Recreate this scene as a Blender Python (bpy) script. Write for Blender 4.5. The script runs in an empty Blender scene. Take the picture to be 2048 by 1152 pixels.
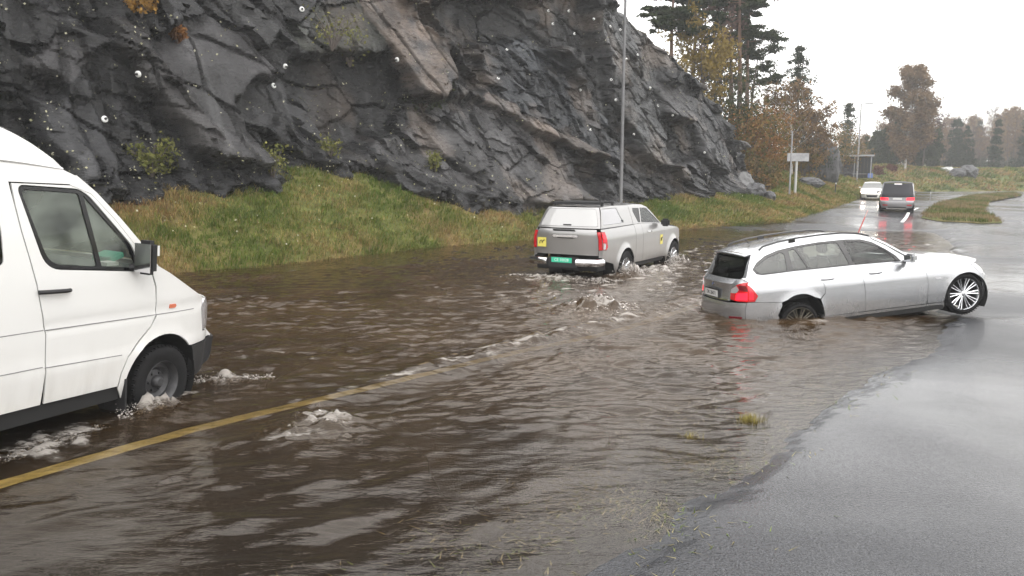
import bpy, bmesh, math, random
import numpy as np
from mathutils import Vector, Matrix, geometry
random.seed(7); RNG = np.random.default_rng(11)
SC = bpy.context.scene
COL = SC.collection
# ------------------------------------------------------------ camera
CAM_H = 2.0956; PITCH = 0.13296; ROLL = 0.0045
cam_d = bpy.data.cameras.new('camera'); cam = bpy.data.objects.new('camera', cam_d); COL.objects.link(cam)
cam_d.sensor_width = 36; cam_d.lens = 28.125; cam_d.clip_start = 0.05; cam_d.clip_end = 3000
cam.matrix_world = Matrix.Translation((0, 0, CAM_H)) @ Matrix.Rotation(math.pi/2 - PITCH, 4, 'X') @ Matrix.Rotation(ROLL, 4, 'Z')
SC.camera = cam
# ------------------------------------------------------------ overcast sky + weak soft sun
SUN_EL, SUN_AZ = math.radians(48), math.radians(150)
W = bpy.data.worlds.new('World'); SC.world = W; W.use_nodes = True
nt = W.node_tree; nt.nodes.clear()
def wn(t): return nt.nodes.new(t)
out = wn('ShaderNodeOutputWorld'); bg1 = wn('ShaderNodeBackground'); bg2 = wn('ShaderNodeBackground'); add = wn('ShaderNodeAddShader')
sky = wn('ShaderNodeTexSky'); sky.sky_type = 'NISHITA'; sky.sun_disc = False; sky.sun_elevation = SUN_EL; sky.sun_rotation = SUN_AZ
sky.dust_density = 6; sky.air_density = 1.0
hs = wn('ShaderNodeHueSaturation'); hs.inputs['Saturation'].default_value = 0.25
nt.links.new(sky.outputs[0], hs.inputs['Color']); nt.links.new(hs.outputs[0], bg1.inputs[0]); bg1.inputs[1].default_value = 0.05
# cloud layer: brighter overhead than at the horizon (standard overcast law) with faint cloud mottling
tc = wn('ShaderNodeTexCoord'); sep = wn('ShaderNodeSeparateXYZ'); nt.links.new(tc.outputs['Generated'], sep.inputs[0])
mr = wn('ShaderNodeMapRange'); mr.inputs[1].default_value = 0.0; mr.inputs[2].default_value = 1.0
SKY_H, SKY_Z = 1.6, 2.9
mr.inputs[3].default_value = SKY_H; mr.inputs[4].default_value = SKY_Z
nt.links.new(sep.outputs[2], mr.inputs[0])
nz = wn('ShaderNodeTexNoise'); nz.inputs['Scale'].default_value = 2.2; nz.inputs['Detail'].default_value = 4
mp = wn('ShaderNodeMapping'); mp.inputs['Scale'].default_value = (1, 1, 3.0)
nt.links.new(tc.outputs['Generated'], mp.inputs[0]); nt.links.new(mp.outputs[0], nz.inputs[0])
mr2 = wn('ShaderNodeMapRange'); mr2.inputs[1].default_value = .3; mr2.inputs[2].default_value = .7; mr2.inputs[3].default_value = .88; mr2.inputs[4].default_value = 1.1
nt.links.new(nz.outputs[0], mr2.inputs[0])
mul = wn('ShaderNodeMath'); mul.operation = 'MULTIPLY'; nt.links.new(mr.outputs[0], mul.inputs[0]); nt.links.new(mr2.outputs[0], mul.inputs[1])
bg2.inputs[0].default_value = (1.0, 0.985, 0.975, 1); nt.links.new(mul.outputs[0], bg2.inputs[1])
nt.links.new(bg1.outputs[0], add.inputs[0]); nt.links.new(bg2.outputs[0], add.inputs[1]); nt.links.new(add.outputs[0], out.inputs[0])
sun_d = bpy.data.lights.new('sun', 'SUN'); sun_d.energy = 0.6; sun_d.angle = math.radians(40); sun_d.color = (1, .97, .93)
sun = bpy.data.objects.new('sun', sun_d); COL.objects.link(sun)
sv = Vector((math.sin(SUN_AZ)*math.cos(SUN_EL), math.cos(SUN_AZ)*math.cos(SUN_EL), math.sin(SUN_EL)))
sun.rotation_euler = sv.to_track_quat('Z', 'Y').to_euler(); sun.location = (0, -20, 60)
vs = SC.view_settings; vs.view_transform = 'Standard'; vs.look = 'None'; vs.gamma = 1; vs.use_curve_mapping = False; vs.exposure = 0.12
SC.cycles.max_bounces = 7; SC.cycles.transparent_max_bounces = 16; SC.cycles.volume_bounces = 1
SC.cycles.sample_clamp_indirect = 6
# ------------------------------------------------------------ helpers: noise
_P = np.arange(256); np.random.default_rng(5).shuffle(_P); _P = np.concatenate([_P, _P, _P])
_G = np.random.default_rng(6).normal(size=(256, 3)); _G /= np.linalg.norm(_G, axis=1)[:, None]
def perlin(x, y, z=0.0):
    x = np.asarray(x, float); y = np.asarray(y, float); z = np.zeros_like(x) + z
    xi = np.floor(x).astype(int); yi = np.floor(y).astype(int); zi = np.floor(z).astype(int)
    xf, yf, zf = x-xi, y-yi, z-zi; xi &= 255; yi &= 255; zi &= 255
    f = lambda t: t*t*t*(t*(t*6-15)+10)
    u, v, w = f(xf), f(yf), f(zf)
    def g(a, b, c):
        h = _P[_P[_P[(xi+a) & 255]+((yi+b) & 255)]+((zi+c) & 255)]
        q = _G[h]; return q[..., 0]*(xf-a)+q[..., 1]*(yf-b)+q[..., 2]*(zf-c)
    L = lambda a, b, t: a+(b-a)*t
    return L(L(L(g(0,0,0), g(1,0,0), u), L(g(0,1,0), g(1,1,0), u), v), L(L(g(0,0,1), g(1,0,1), u), L(g(0,1,1), g(1,1,1), u), v), w)
def fbm(x, y, z=0.0, o=4, r=.5):
    s = 0; a = 1.; k = 1.
    for i in range(o): s = s+a*perlin(x*k+i*7.3, y*k-i*3.1, z*k+i*1.7); a *= r; k *= 2.03
    return s
def sstep(a, b, x): t = np.clip((x-a)/(b-a), 0, 1); return t*t*(3-2*t)
# ------------------------------------------------------------ helpers: objects
def tag(o, label=None, cat=None, group=None, kind=None):
    if label: o['label'] = label
    if cat: o['category'] = cat
    if group: o['group'] = group
    if kind: o['kind'] = kind
    return o
def link(name, me, mat=None, parent=None, smooth=None):
    o = bpy.data.objects.new(name, me); COL.objects.link(o)
    if mat is not None: me.materials.append(mat)
    if parent is not None: o.parent = parent
    if smooth is not None: me.polygons.foreach_set('use_smooth', [bool(smooth)]*len(me.polygons))
    return o
def empty(name, loc=(0, 0, 0), rot=(0, 0, 0)):
    o = bpy.data.objects.new(name, None); COL.objects.link(o); o.location = loc; o.rotation_euler = rot; o.empty_display_size = .3; return o
def np_mesh(name, V, F, attrs=None):
    """V (n,3), F (m,k) int arrays, k=3 or 4"""
    me = bpy.data.meshes.new(name); V = np.ascontiguousarray(V, np.float32); F = np.ascontiguousarray(F, np.int32)
    me.vertices.add(len(V)); me.vertices.foreach_set('co', V.ravel())
    k = F.shape[1]; me.loops.add(F.size); me.loops.foreach_set('vertex_index', F.ravel())
    me.polygons.add(len(F)); me.polygons.foreach_set('loop_start', np.arange(0, F.size, k, dtype=np.int32)); me.polygons.foreach_set('loop_total', np.full(len(F), k, np.int32))
    me.update(calc_edges=True)
    for n, a in (attrs or {}).items():
        a = np.asarray(a, np.float32)
        if a.ndim == 1: at = me.attributes.new(n, 'FLOAT', 'POINT'); at.data.foreach_set('value', a)
        else:
            at = me.attributes.new(n, 'FLOAT_COLOR', 'POINT'); c = np.ones((len(a), 4), np.float32); c[:, :3] = a; at.data.foreach_set('color', c.ravel())
    return me
def grid_faces(nr, nc):
    i = np.arange(nr-1)[:, None]*nc+np.arange(nc-1)[None, :]; i = i.ravel()
    return np.stack([i, i+1, i+nc+1, i+nc], 1)
class MB:
    """collects shapes, builds one mesh object"""
    def __init__(s): s.v = []; s.f = []
    def add(s, V, F):
        b = len(s.v); s.v += [tuple(p) for p in V]; s.f += [tuple(i+b for i in f) for f in F]; return s
    def box(s, c, d, rz=0, bev=0):
        x, y, z = [q/2 for q in d]; V = [(a*x, b*y, e*z) for a in (-1, 1) for b in (-1, 1) for e in (-1, 1)]
        cr, sr = math.cos(rz), math.sin(rz)
        V = [(c[0]+p[0]*cr-p[1]*sr, c[1]+p[0]*sr+p[1]*cr, c[2]+p[2]) for p in V]
        return s.add(V, [(0,1,3,2), (4,6,7,5), (0,4,5,1), (2,3,7,6), (0,2,6,4), (1,5,7,3)])
    def tube(s, pts, r, n=8, caps=True):
        pts = [Vector(p) for p in pts]; R = r if hasattr(r, '__len__') else [r]*len(pts); b = len(s.v)
        up = None
        for i, p in enumerate(pts):
            d = (pts[min(i+1, len(pts)-1)]-pts[max(i-1, 0)]).normalized()
            if up is None: up = Vector((0, 0, 1)) if abs(d.z) < .9 else Vector((1, 0, 0))
            a = d.cross(up).normalized(); up = a.cross(d).normalized()
            for k in range(n):
                t = 2*math.pi*k/n; s.v.append(tuple(p+(a*math.cos(t)+up*math.sin(t))*R[i]))
        for i in range(len(pts)-1):
            for k in range(n): s.f.append((b+i*n+k, b+i*n+(k+1) % n, b+(i+1)*n+(k+1) % n, b+(i+1)*n+k))
        if caps: s.f.append(tuple(b+k for k in range(n))[::-1]); s.f.append(tuple(b+(len(pts)-1)*n+k for k in range(n)))
        return s
    def lathe(s, prof, c, axis='Y', n=32):
        """prof [(r, h)], revolve about axis through c"""
        b = len(s.v)
        for r, h in prof:
            for k in range(n):
                t = 2*math.pi*k/n; q = (r*math.cos(t), r*math.sin(t))
                s.v.append((c[0]+q[0], c[1]+h, c[2]+q[1]) if axis == 'Y' else (c[0]+q[0], c[1]+q[1], c[2]+h))
        for i in range(len(prof)-1):
            for k in range(n): s.f.append((b+i*n+k, b+i*n+(k+1) % n, b+(i+1)*n+(k+1) % n, b+(i+1)*n+k))
        return s
    def build(s, name, mat, parent=None, smooth=False, bevel=0, loc=None):
        me = bpy.data.meshes.new(name); me.from_pydata(s.v, [], s.f)
        bm = bmesh.new(); bm.from_mesh(me); bmesh.ops.recalc_face_normals(bm, faces=bm.faces)
        if bevel: bmesh.ops.bevel(bm, geom=bm.edges[:], offset=bevel, segments=2, affect='EDGES', clamp_overlap=True)
        bm.to_mesh(me); bm.free()
        o = link(name, me, mat, parent, smooth or bevel > 0)
        if bevel or smooth: me.set_sharp_from_angle(angle=math.radians(40))
        if loc is not None: o.location = loc
        return o
# ------------------------------------------------------------ helpers: materials
MATS = {}
def pmat(name, color, rough=.5, metal=0, spec=.5, coat=0, coat_r=.05, emit=None, emit_s=0, noise=None, bump=None, alpha=None):
    """principled material with fine colour variation (noise=(scale, amount)) and relief (bump=(scale, strength, distance))"""
    m = bpy.data.materials.new(name); m.use_nodes = True; t = m.node_tree; b = t.nodes['Principled BSDF']
    b.inputs['Base Color'].default_value = (*color, 1); b.inputs['Roughness'].default_value = rough; b.inputs['Metallic'].default_value = metal
    b.inputs['Specular IOR Level'].default_value = spec; b.inputs['Coat Weight'].default_value = coat; b.inputs['Coat Roughness'].default_value = coat_r
    if emit: b.inputs['Emission Color'].default_value = (*emit, 1); b.inputs['Emission Strength'].default_value = emit_s
    N = lambda q: t.nodes.new(q)
    if noise or bump: co = N('ShaderNodeTexCoord')
    if noise:
        n = N('ShaderNodeTexNoise'); n.inputs['Scale'].default_value = noise[0]; n.inputs['Detail'].default_value = 6; n.inputs['Roughness'].default_value = .65
        t.links.new(co.outputs['Object'], n.inputs[0])
        r = N('ShaderNodeMapRange'); r.inputs[1].default_value = .3; r.inputs[2].default_value = .7; r.inputs[3].default_value = 1-noise[1]; r.inputs[4].default_value = 1+noise[1]
        t.links.new(n.outputs[0], r.inputs[0])
        mx = N('ShaderNodeVectorMath'); mx.operation = 'SCALE'; mx.inputs[0].default_value = color; t.links.new(r.outputs[0], mx.inputs['Scale'])
        t.links.new(mx.outputs[0], b.inputs['Base Color'])
    if bump:
        n = N('ShaderNodeTexNoise'); n.inputs['Scale'].default_value = bump[0]; n.inputs['Detail'].default_value = 5
        t.links.new(co.outputs['Object'], n.inputs[0]); bp = N('ShaderNodeBump'); bp.inputs['Strength'].default_value = bump[1]; bp.inputs['Distance'].default_value = bump[2]
        t.links.new(n.outputs[0], bp.inputs['Height']); t.links.new(bp.outputs[0], b.inputs['Normal'])
    MATS[name] = m; return m
def nodes(m):
    t = m.node_tree
    def N(q, **k):
        n = t.nodes.new(q)
        for a, v in k.items():
            if a.startswith('i_'):
                key = a[2:]; key = int(key) if key.isdigit() else key
                n.inputs[key].default_value = v
            else: setattr(n, a, v)
        return n
    return t, N, t.links.new
# ============================================================ ROAD FRAME AND TERRAIN
CEN = np.array([(-13,-10),(-6.6,0),(-3.62,5.43),(-2.77,6.89),(-1.71,8.26),(-.16,10.45),(1.73,12.6),(3.2,14.66),(20.2,46),(27,58),(38,76),(48,88),(70,94),(200,96)], float)
FOOT = np.array([(-30,-12),(-20,2),(-12,12),(-7.1,17.6),(-5,20.2),(-2.7,24.6),(.45,28.2),(7.2,35),(13.6,39.5),(18.3,47),(28.2,66),(36.5,80),(44.5,91),(53,96),(62,98.5),(100,99.5),(210,100)], float)
BASE = np.array([(-60,-14),(-30,2),(-20,12),(-10.9,20.6),(-8.2,23.6),(-6.4,27.2),(-2.6,31.4),(-.6,33.6),(5,38.4),(9.5,43.2),(16.4,50.5),(20,58),(25,70),(31,84),(36,96),(44,103),(60,107),(210,112)], float)
BASEZ = np.array([1.7,1.7,1.7,1.7,1.95,2.75,1.6,1.2,1.25,1.55,1.5,2.2,2.6,3.2,3.8,4.2,3.6,3.2])
def pl_dist(P, x, y, vals=None):
    """signed distance to a polyline (positive on its left) and optional interpolated value"""
    x = np.asarray(x, float); y = np.asarray(y, float); best = np.full(x.shape, 1e18); sg = np.ones(x.shape); val = np.zeros(x.shape)
    for i in range(len(P)-1):
        a, b = P[i], P[i+1]; d = b-a; L2 = d@d; t = np.clip(((x-a[0])*d[0]+(y-a[1])*d[1])/L2, 0, 1)
        qx, qy = a[0]+t*d[0], a[1]+t*d[1]; D = (x-qx)**2+(y-qy)**2; m = D < best
        best = np.where(m, D, best); s = d[0]*(y-a[1])-d[1]*(x-a[0]); sg = np.where(m, np.where(s > 0, 1., -1.), sg)
        if vals is not None: val = np.where(m, vals[i]+t*(vals[i+1]-vals[i]), val)
    return sg*np.sqrt(best), val
def road_z(y): return np.interp(y, [-12,-2,3,5,8,12,20,27,33,38,42,46,54,66,90,120,200], [.10,.04,.0,-.045,-.125,-.27,-.25,-.2,-.06,.1,.27,.42,.54,.68,1.1,1.2,1.2])
def side_z(y): return np.interp(y, [-12,0,6,10,16,24,32,38,42,46,54,66,90,120,200], [.09,.055,.04,.05,.06,.06,.08,.16,.29,.42,.54,.68,1.1,1.2,1.2])
def asphalt_z(x, y):
    x = np.asarray(x, float); y = np.asarray(y, float)
    d, _ = pl_dist(CEN, x, y); d = -d        # d>0: right of the centre line
    e = .35*perlin(x*.5, y*.5, 3.)+.17*perlin(x*2.1, y*2.1, 8.)+.06*perlin(x*8, y*8, 2.)
    t = sstep(3.1, 4.85, d+e)
    z = road_z(y)*(1-t)+side_z(y)*t
    # the wheel tracks, crown and patched hollows of the old surface
    z = z+.012*perlin(x*.35, y*.35, 1.)*1.5 + .004*perlin(x*1.7, y*1.7, 4.)
    left = sstep(-6, -9, d)*sstep(40, 30, y)
    z = z-.022*(1-sstep(4.40, 4.47, d+e+.03*perlin(x*26, y*26, 5.)))*t
    z = z+(.004-z)*np.exp(-(((x-7.3)/.75)**2+((y-12.9)/.75)**2)**2)
    return z-.05*left
def terrain_z(x, y):
    x = np.asarray(x, float); y = np.asarray(y, float)
    d1, _ = pl_dist(FOOT, x, y); d2, bz = pl_dist(BASE, x, y, BASEZ)
    rz = asphalt_z(x, y)
    t = np.clip(d1/np.maximum(d1-np.minimum(d2, 0)+1e-6, 1e-6), 0, 1)
    prof = t**.85
    bank = (rz-.12)*(1-prof)+bz*prof + .12*fbm(x*.5, y*.5, 0, 3)*np.sin(np.pi*np.clip(t, 0, 1))*2
    slope = np.interp(y, [0, 48, 56, 70, 90, 100, 120], [1.25, 1.25, .9, .5, .35, .12, .04])
    top = np.interp(y, [0, 40, 55, 75, 95, 110], [13, 11, 10, 8.5, 5.5, 4.5])
    hill = np.minimum(bz-1.2*sstep(0,1.2,d2)*sstep(56,50,y)+np.maximum(d2-2.5*sstep(58,50,y), 0)*slope, top+.5*fbm(x*.1, y*.1, 5, 2))+.25*fbm(x*.4, y*.4, 2, 3)*np.clip(d2, 0, 1)
    far = 14*sstep(150, 500, y)*(0.7+.5*perlin(x*.004, y*.004))
    z = np.where(d1 <= 0, rz-.10, np.where(d2 <= 0, bank, hill+far*np.clip(d2/50, 0, 1)))
    return z
def nonuni(lo, hi, c0, c1, h0, g=1.06, hmax=12):
    a = list(np.arange(c0, c1+1e-6, h0)); h = h0
    up = [a[-1]]
    while up[-1] < hi: h = min(h*g, hmax); up.append(up[-1]+h)
    h = h0; dn = [a[0]]
    while dn[-1] > lo: h = min(h*g, hmax); dn.append(dn[-1]-h)
    return np.array(dn[::-1][:-1]+a+up[1:])
def grass_color_nodes(m, rough=.9):
    t, N, L = nodes(m); b = t.nodes['Principled BSDF']; g = N('ShaderNodeNewGeometry')
    n1 = N('ShaderNodeTexNoise', i_Scale=.35, i_Detail=5.); n2 = N('ShaderNodeTexNoise', i_Scale=6., i_Detail=6., i_Roughness=.7)
    L(g.outputs['Position'], n1.inputs[0]); L(g.outputs['Position'], n2.inputs[0])
    cr = N('ShaderNodeValToRGB'); e = cr.color_ramp.elements
    e[0].position = .33; e[0].color = (.075, .105, .022, 1); e[1].position = .66; e[1].color = (.17, .125, .05, 1); q = e.new(.5); q.color = (.11, .115, .03, 1)
    L(n1.outputs[0], cr.inputs[0]); mx = N('ShaderNodeMixRGB', blend_type='MULTIPLY'); mx.inputs[0].default_value = .9
    c2 = N('ShaderNodeValToRGB'); e = c2.color_ramp.elements; e[0].position = .3; e[0].color = (.35, .3, .22, 1); e[1].position = .7; e[1].color = (1.3, 1.3, 1.2, 1)
    L(n2.outputs[0], c2.inputs[0]); L(cr.outputs[0], mx.inputs[1]); L(c2.outputs[0], mx.inputs[2]); L(mx.outputs[0], b.inputs['Base Color'])
    b.inputs['Roughness'].default_value = rough; b.inputs['Specular IOR Level'].default_value = .25
    bp = N('ShaderNodeBump', i_Strength=.8, i_Distance=.08); L(n2.outputs[0], bp.inputs['Height']); L(bp.outputs[0], b.inputs['Normal'])
M_soil = bpy.data.materials.new('grassy_soil'); M_soil.use_nodes = True; grass_color_nodes(M_soil)
gx = nonuni(-420, 700, -24, 48, .45, 1.05, 14); gy = nonuni(-60, 900, 4, 60, .45, 1.05, 14)
X, Y = np.meshgrid(gx, gy); Z = terrain_z(X, Y)
me = np_mesh('ground', np.stack([X.ravel(), Y.ravel(), Z.ravel()], 1), grid_faces(len(gy), len(gx)))
tag(link('ground', me, M_soil, smooth=True), 'grassy banks and ground around the flooded road', kind='structure')
# ------------------------------------------------------------ asphalt sheet
M_asph = bpy.data.materials.new('wet_asphalt'); M_asph.use_nodes = True
t, N, L = nodes(M_asph); b = t.nodes['Principled BSDF']; g = N('ShaderNodeNewGeometry')
n1 = N('ShaderNodeTexNoise', i_Scale=.55, i_Detail=5., i_Roughness=.6); n2 = N('ShaderNodeTexNoise', i_Scale=70., i_Detail=3., i_Roughness=.8); n3 = N('ShaderNodeTexNoise', i_Scale=.22, i_Detail=3., i_Distortion=.6)
vo = N('ShaderNodeTexVoronoi', i_Scale=60.)
for q in (n1, n2, n3, vo): L(g.outputs['Position'], q.inputs['Vector'])
cr = N('ShaderNodeValToRGB'); e = cr.color_ramp.elements; e[0].position = .3; e[0].color = (.010, .011, .014, 1); e[1].position = .75; e[1].color = (.030, .031, .035, 1)
L(n1.outputs[0], cr.inputs[0]); mx = N('ShaderNodeMixRGB', blend_type='MULTIPLY'); mx.inputs[0].default_value = 1
c2 = N('ShaderNodeValToRGB'); e = c2.color_ramp.elements; e[0].position = .35; e[0].color = (.25, .25, .25, 1); e[1].position = .68; e[1].color = (2.1, 2.1, 2.1, 1)
L(n2.outputs[0], c2.inputs[0]); L(cr.outputs[0], mx.inputs[1]); L(c2.outputs[0], mx.inputs[2]); L(mx.outputs[0], b.inputs['Base Color'])
# film of rain water: smooth where it pools, stone relief showing where it drains
rr = N('ShaderNodeMapRange', i_1=.38, i_2=.62, i_3=.14, i_4=.34); L(n3.outputs[0], rr.inputs[0]); L(rr.outputs[0], b.inputs['Roughness'])
b.inputs['IOR'].default_value = 1.38; b.inputs['Specular IOR Level'].default_value = .38
rs = N('ShaderNodeMapRange', i_1=.38, i_2=.62, i_3=.25, i_4=.95); L(n3.outputs[0], rs.inputs[0])
bp = N('ShaderNodeBump', i_Distance=.006); L(vo.outputs[0], bp.inputs['Height']); L(rs.outputs[0], bp.inputs['Strength'])
n4 = N('ShaderNodeTexNoise', i_Scale=3.5, i_Detail=3.); L(g.outputs['Position'], n4.inputs[0]); bp2 = N('ShaderNodeBump', i_Strength=.25, i_Distance=.02); L(n4.outputs[0], bp2.inputs['Height']); L(bp.outputs[0], bp2.inputs['Normal']); L(bp2.outputs[0], b.inputs['Normal'])
nc = N('ShaderNodeMapRange', i_1=.36, i_2=.62, i_3=.42, i_4=.05); L(n3.outputs[0], nc.inputs[0]); L(nc.outputs[0], b.inputs['Coat Weight']); b.inputs['Coat IOR'].default_value = 1.34; b.inputs['Coat Roughness'].default_value = .07
bp3 = N('ShaderNodeBump', i_Strength=.10, i_Distance=.02); L(n4.outputs[0], bp3.inputs['Height']); L(bp3.outputs[0], b.inputs['Coat Normal'])
ys = nonuni(-12, 101, 2.5, 15, .045, 1.03, 1.2); ys = ys[ys <= 99.8]
lx = np.interp(ys, FOOT[:, 1], FOOT[:, 0])-.25; rx = np.maximum(.75*ys+12, 12)
rx = np.where(ys > 88, 205., rx)
nt_ = 400; tt = np.linspace(0, 1, nt_)
Xr = lx[:, None]+(rx-lx)[:, None]*tt[None, :]**1.0; Yr = np.repeat(ys[:, None], nt_, 1)
Zr = asphalt_z(Xr, Yr)
me = np_mesh('road', np.stack([Xr.ravel(), Yr.ravel(), Zr.ravel()], 1), grid_faces(len(ys), nt_))
tag(link('road', me, M_asph, smooth=True), 'wet grey asphalt of the main road and the side road', kind='structure')
# ------------------------------------------------------------ painted lines
def stripe(name, pts, w, mat, label, dz=.006, step=.07, kind='structure'):
    pts = np.array(pts, float); seg = np.linalg.norm(np.diff(pts, axis=0), axis=1); s = np.concatenate([[0], np.cumsum(seg)])
    # smooth resample
    q = np.arange(0, s[-1], step); px = np.interp(q, s, pts[:, 0]); py = np.interp(q, s, pts[:, 1])
    for _ in range(60): px[1:-1] = (px[:-2]+2*px[1:-1]+px[2:])/4; py[1:-1] = (py[:-2]+2*py[1:-1]+py[2:])/4
    wb = .030*perlin(q*2.3, q*0, w)+.018*perlin(q*6.1, q*0, 2.)
    dx, dy = np.gradient(px), np.gradient(py); n = np.hypot(dx, dy); nx, ny = -dy/n, dx/n
    V = []
    for k in (-.5, 0, .5):
        ww = w*(1+.16*perlin(q*3.7, q*0, 5.)); x = px+nx*(ww*k+wb); y = py+ny*(ww*k+wb); V.append(np.stack([x, y, asphalt_z(x, y)+dz], 1))
    V = np.stack(V, 1).reshape(-1, 3); F = grid_faces(len(q), 3)
    return tag(link(name, np_mesh(name, V, F), mat, smooth=True), label, kind=kind)
M_yel = pmat('yellow_road_paint', (.62, .54, .22), .35, noise=(14, .35), bump=(160, .3, .003))
M_wht = pmat('white_road_paint', (.72, .72, .70), .35, noise=(14, .3), bump=(160, .3, .003))
yl = [tuple(p) for p in CEN[1:8]]+[(4.6, 17.0), (6.4, 20.4), (8.2, 23.6)]
stripe('centre_line', yl, .17, M_yel, 'yellow centre line running under the flood water')
stripe('edge_line', [(19.2, 39.5), (20.6, 42.0), (22.6, 45.8)], .16, M_wht, 'white line where the far road leaves the flood')
stripe('edge_line', [(23.6, 47.5), (26.0, 51.5)], .16, M_wht, 'white line beside the dark estate car far off')
# ============================================================ FLOOD WATER
def hump(x, y, cx, cy, r): return np.exp(-(((x-cx)**2+(y-cy)**2)/r**2))
SEW = [(-1.66, 6.60, .36, .26), (1.45, 13.1, .55, .25)]      # water welling up from the drains
wx = nonuni(-22, 48, -4.6, 7.2, .027, 1.02, .30); wy = nonuni(1.6, 47, 3.4, 13.5, .024, 1.018, .30)
X, Y = np.meshgrid(wx, wy)
bed = asphalt_z(X, Y); dep = -bed
shal = np.clip(dep/.16, .05, 1)
dcl, _ = pl_dist(CEN, X, Y); dcl = -dcl
r2 = np.random.default_rng(3)
def waves(X, Y, n, l0, l1, dir0, spread, seed, sharp=1.0):
    r = np.random.default_rng(seed); z = np.zeros_like(X); wxn = .6*perlin(X*.35, Y*.35, seed); wyn = .6*perlin(X*.35+9, Y*.35, seed)
    for i in range(n):
        lam = np.exp(r.uniform(np.log(l0), np.log(l1))); th = math.radians(dir0)+r.normal()*spread; k = 2*math.pi/lam
        ph = k*((X+wxn)*math.cos(th)+(Y+wyn)*math.sin(th))+r.uniform(0, 6.28); a = lam**1.1
        z += a*(np.sin(ph)+.25*np.sin(2*ph+1.57)*sharp)
    return z/math.sqrt(n)
rip = waves(X, Y, 34, .10, .48, 97, .55, 1)*sstep(4.5, 7.5, Y+.25*X)+waves(X, Y, 34, .16, .80, 122, .50, 5)*sstep(7.5, 4.5, Y+.25*X)            # ripples running away from the traffic
chop = waves(X, Y, 40, .09, .42, 84, .75, 2)+.35*waves(X, Y, 16, .5, 1.1, 60, .8, 8)
cur = fbm(X*1.4, Y*2.6, 0, 5, .55)
# where it is rough: the wake area behind the pickup and along the van's track; calmer to the right
tur = np.clip(1.2*np.exp(-((dcl+1.5)/3.2)**2)*sstep(4.5, 9, Y)*sstep(34, 24, Y), 0, 1)
calm = np.clip(.75+1.1*fbm(X*.35, Y*.45, 9, 3), .25, 1.7)
zw = rip*.080*(1-.45*tur)*calm + chop*.042*tur*(.55+.6*fbm(X*.8, Y*.8, 14, 3)) + cur*.022*(.35+tur)
# the van's bow wave and wake: ridges spreading from its wheels
vh = (math.cos(1.238), math.sin(1.238)); vx, vy = X+3.35, Y-7.35
al = vx*vh[0]+vy*vh[1]; ac = -vx*vh[1]+vy*vh[0]
zw += .05*np.exp(-((np.abs(ac+.05*np.clip(-al,0,9))-.25*np.clip(-al, 0, 9)-.25)/.22)**2)*sstep(.8, -.2, al)*np.exp(np.clip(al, -20, 0)*.22)
# wash thrown sideways by the pickup: long low rollers towards the bank and towards the camera
hh = (math.cos(1.022), math.sin(1.022)); hx, hy = X-2.9, Y-20.4
al2 = hx*hh[0]+hy*hh[1]; ac2 = -hx*hh[1]+hy*hh[0]
bow = np.abs(ac2)-1.0-.55*np.clip(2.6-al2, 0, 20)
zw += .055*np.exp(-(bow/.55)**2)*sstep(4.2, 2.6, al2)*np.exp(-np.clip(2.6-al2, 0, 30)*.09)
zw += .02*np.sin(al2*4.2+2*cur)*np.exp(-(ac2/1.6)**2)*sstep(-1, -2.5, al2)*np.exp(-np.clip(-al2, 0, 30)*.12)
for cx, cy, r, h in SEW:
    zw += h*.8*hump(X, Y, cx, cy, r)*(.7+1.5*np.abs(fbm(X*3.5, Y*3.5, cx, 5, .6))) - .03*hump(X, Y, cx+.9*r, cy-.6*r, r)
lnk = sstep(6.6, 7.6, Y)*sstep(16.0, 13.2, Y)
zw += .075*np.exp(-((dcl-.38-.10*cur)/.24)**2)*lnk*(.6+1.4*np.abs(fbm(X*1.9, Y*1.9, 40, 4))) - .03*np.exp(-((dcl-.85)/.25)**2)*lnk
zw *= shal
rag = np.abs(fbm(X*4.5, Y*4.5, 31, 5, .62))
SPL = [(-3.26, 7.12, .17, .13), (-2.98, 8.25, .20, .07), (-3.7, 6.1, .38, .04), (2.62, 18.1, .36, .26), (4.28, 20.8, .36, .24), (3.4, 19.2, .8, .06), (.9, 17.3, .9, .06)]
for cx, cy, r, h in SPL: zw += h*hump(X, Y, cx, cy, r)*(.25+2.1*rag)
# smooth shelving film of water at the edge
V = np.stack([X.ravel(), Y.ravel(), zw.ravel()], 1)
# foam cover: where the flow breaks
fo = np.zeros_like(X)
br = fbm(X*2.3, Y*5.0, 4, 5, .6)
for cx, cy, r, h in SEW:
    fo = np.maximum(fo, 1.0*hump(X, Y, cx+.05, cy+.05, r*.8)*(.65+.9*br))
    fo = np.maximum(fo, .75*hump(X, Y, cx-.15, cy-.3, r*1.5)*np.clip(.15+1.3*br, 0, 1))
fo = np.maximum(fo, .80*np.clip(tur*(.34+1.3*br), 0, 1)*sstep(10, 17, Y))
fo = np.maximum(fo, .62*np.clip(tur*(.02+1.25*br), 0, 1))
fo = np.maximum(fo, .85*np.exp(-(bow/.45)**2)*sstep(4.2, 2.6, al2)*np.clip(.35+1.1*br, 0, 1)*np.exp(-np.clip(2.6-al2, 0, 30)*.05))
fo = np.maximum(fo, .9*np.exp(-(ac2/1.25)**2)*sstep(3.4, 2.4, al2)*np.clip(.45+1.2*br, 0, 1)*np.exp(-np.clip(-1-al2, 0, 30)*.14))
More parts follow.
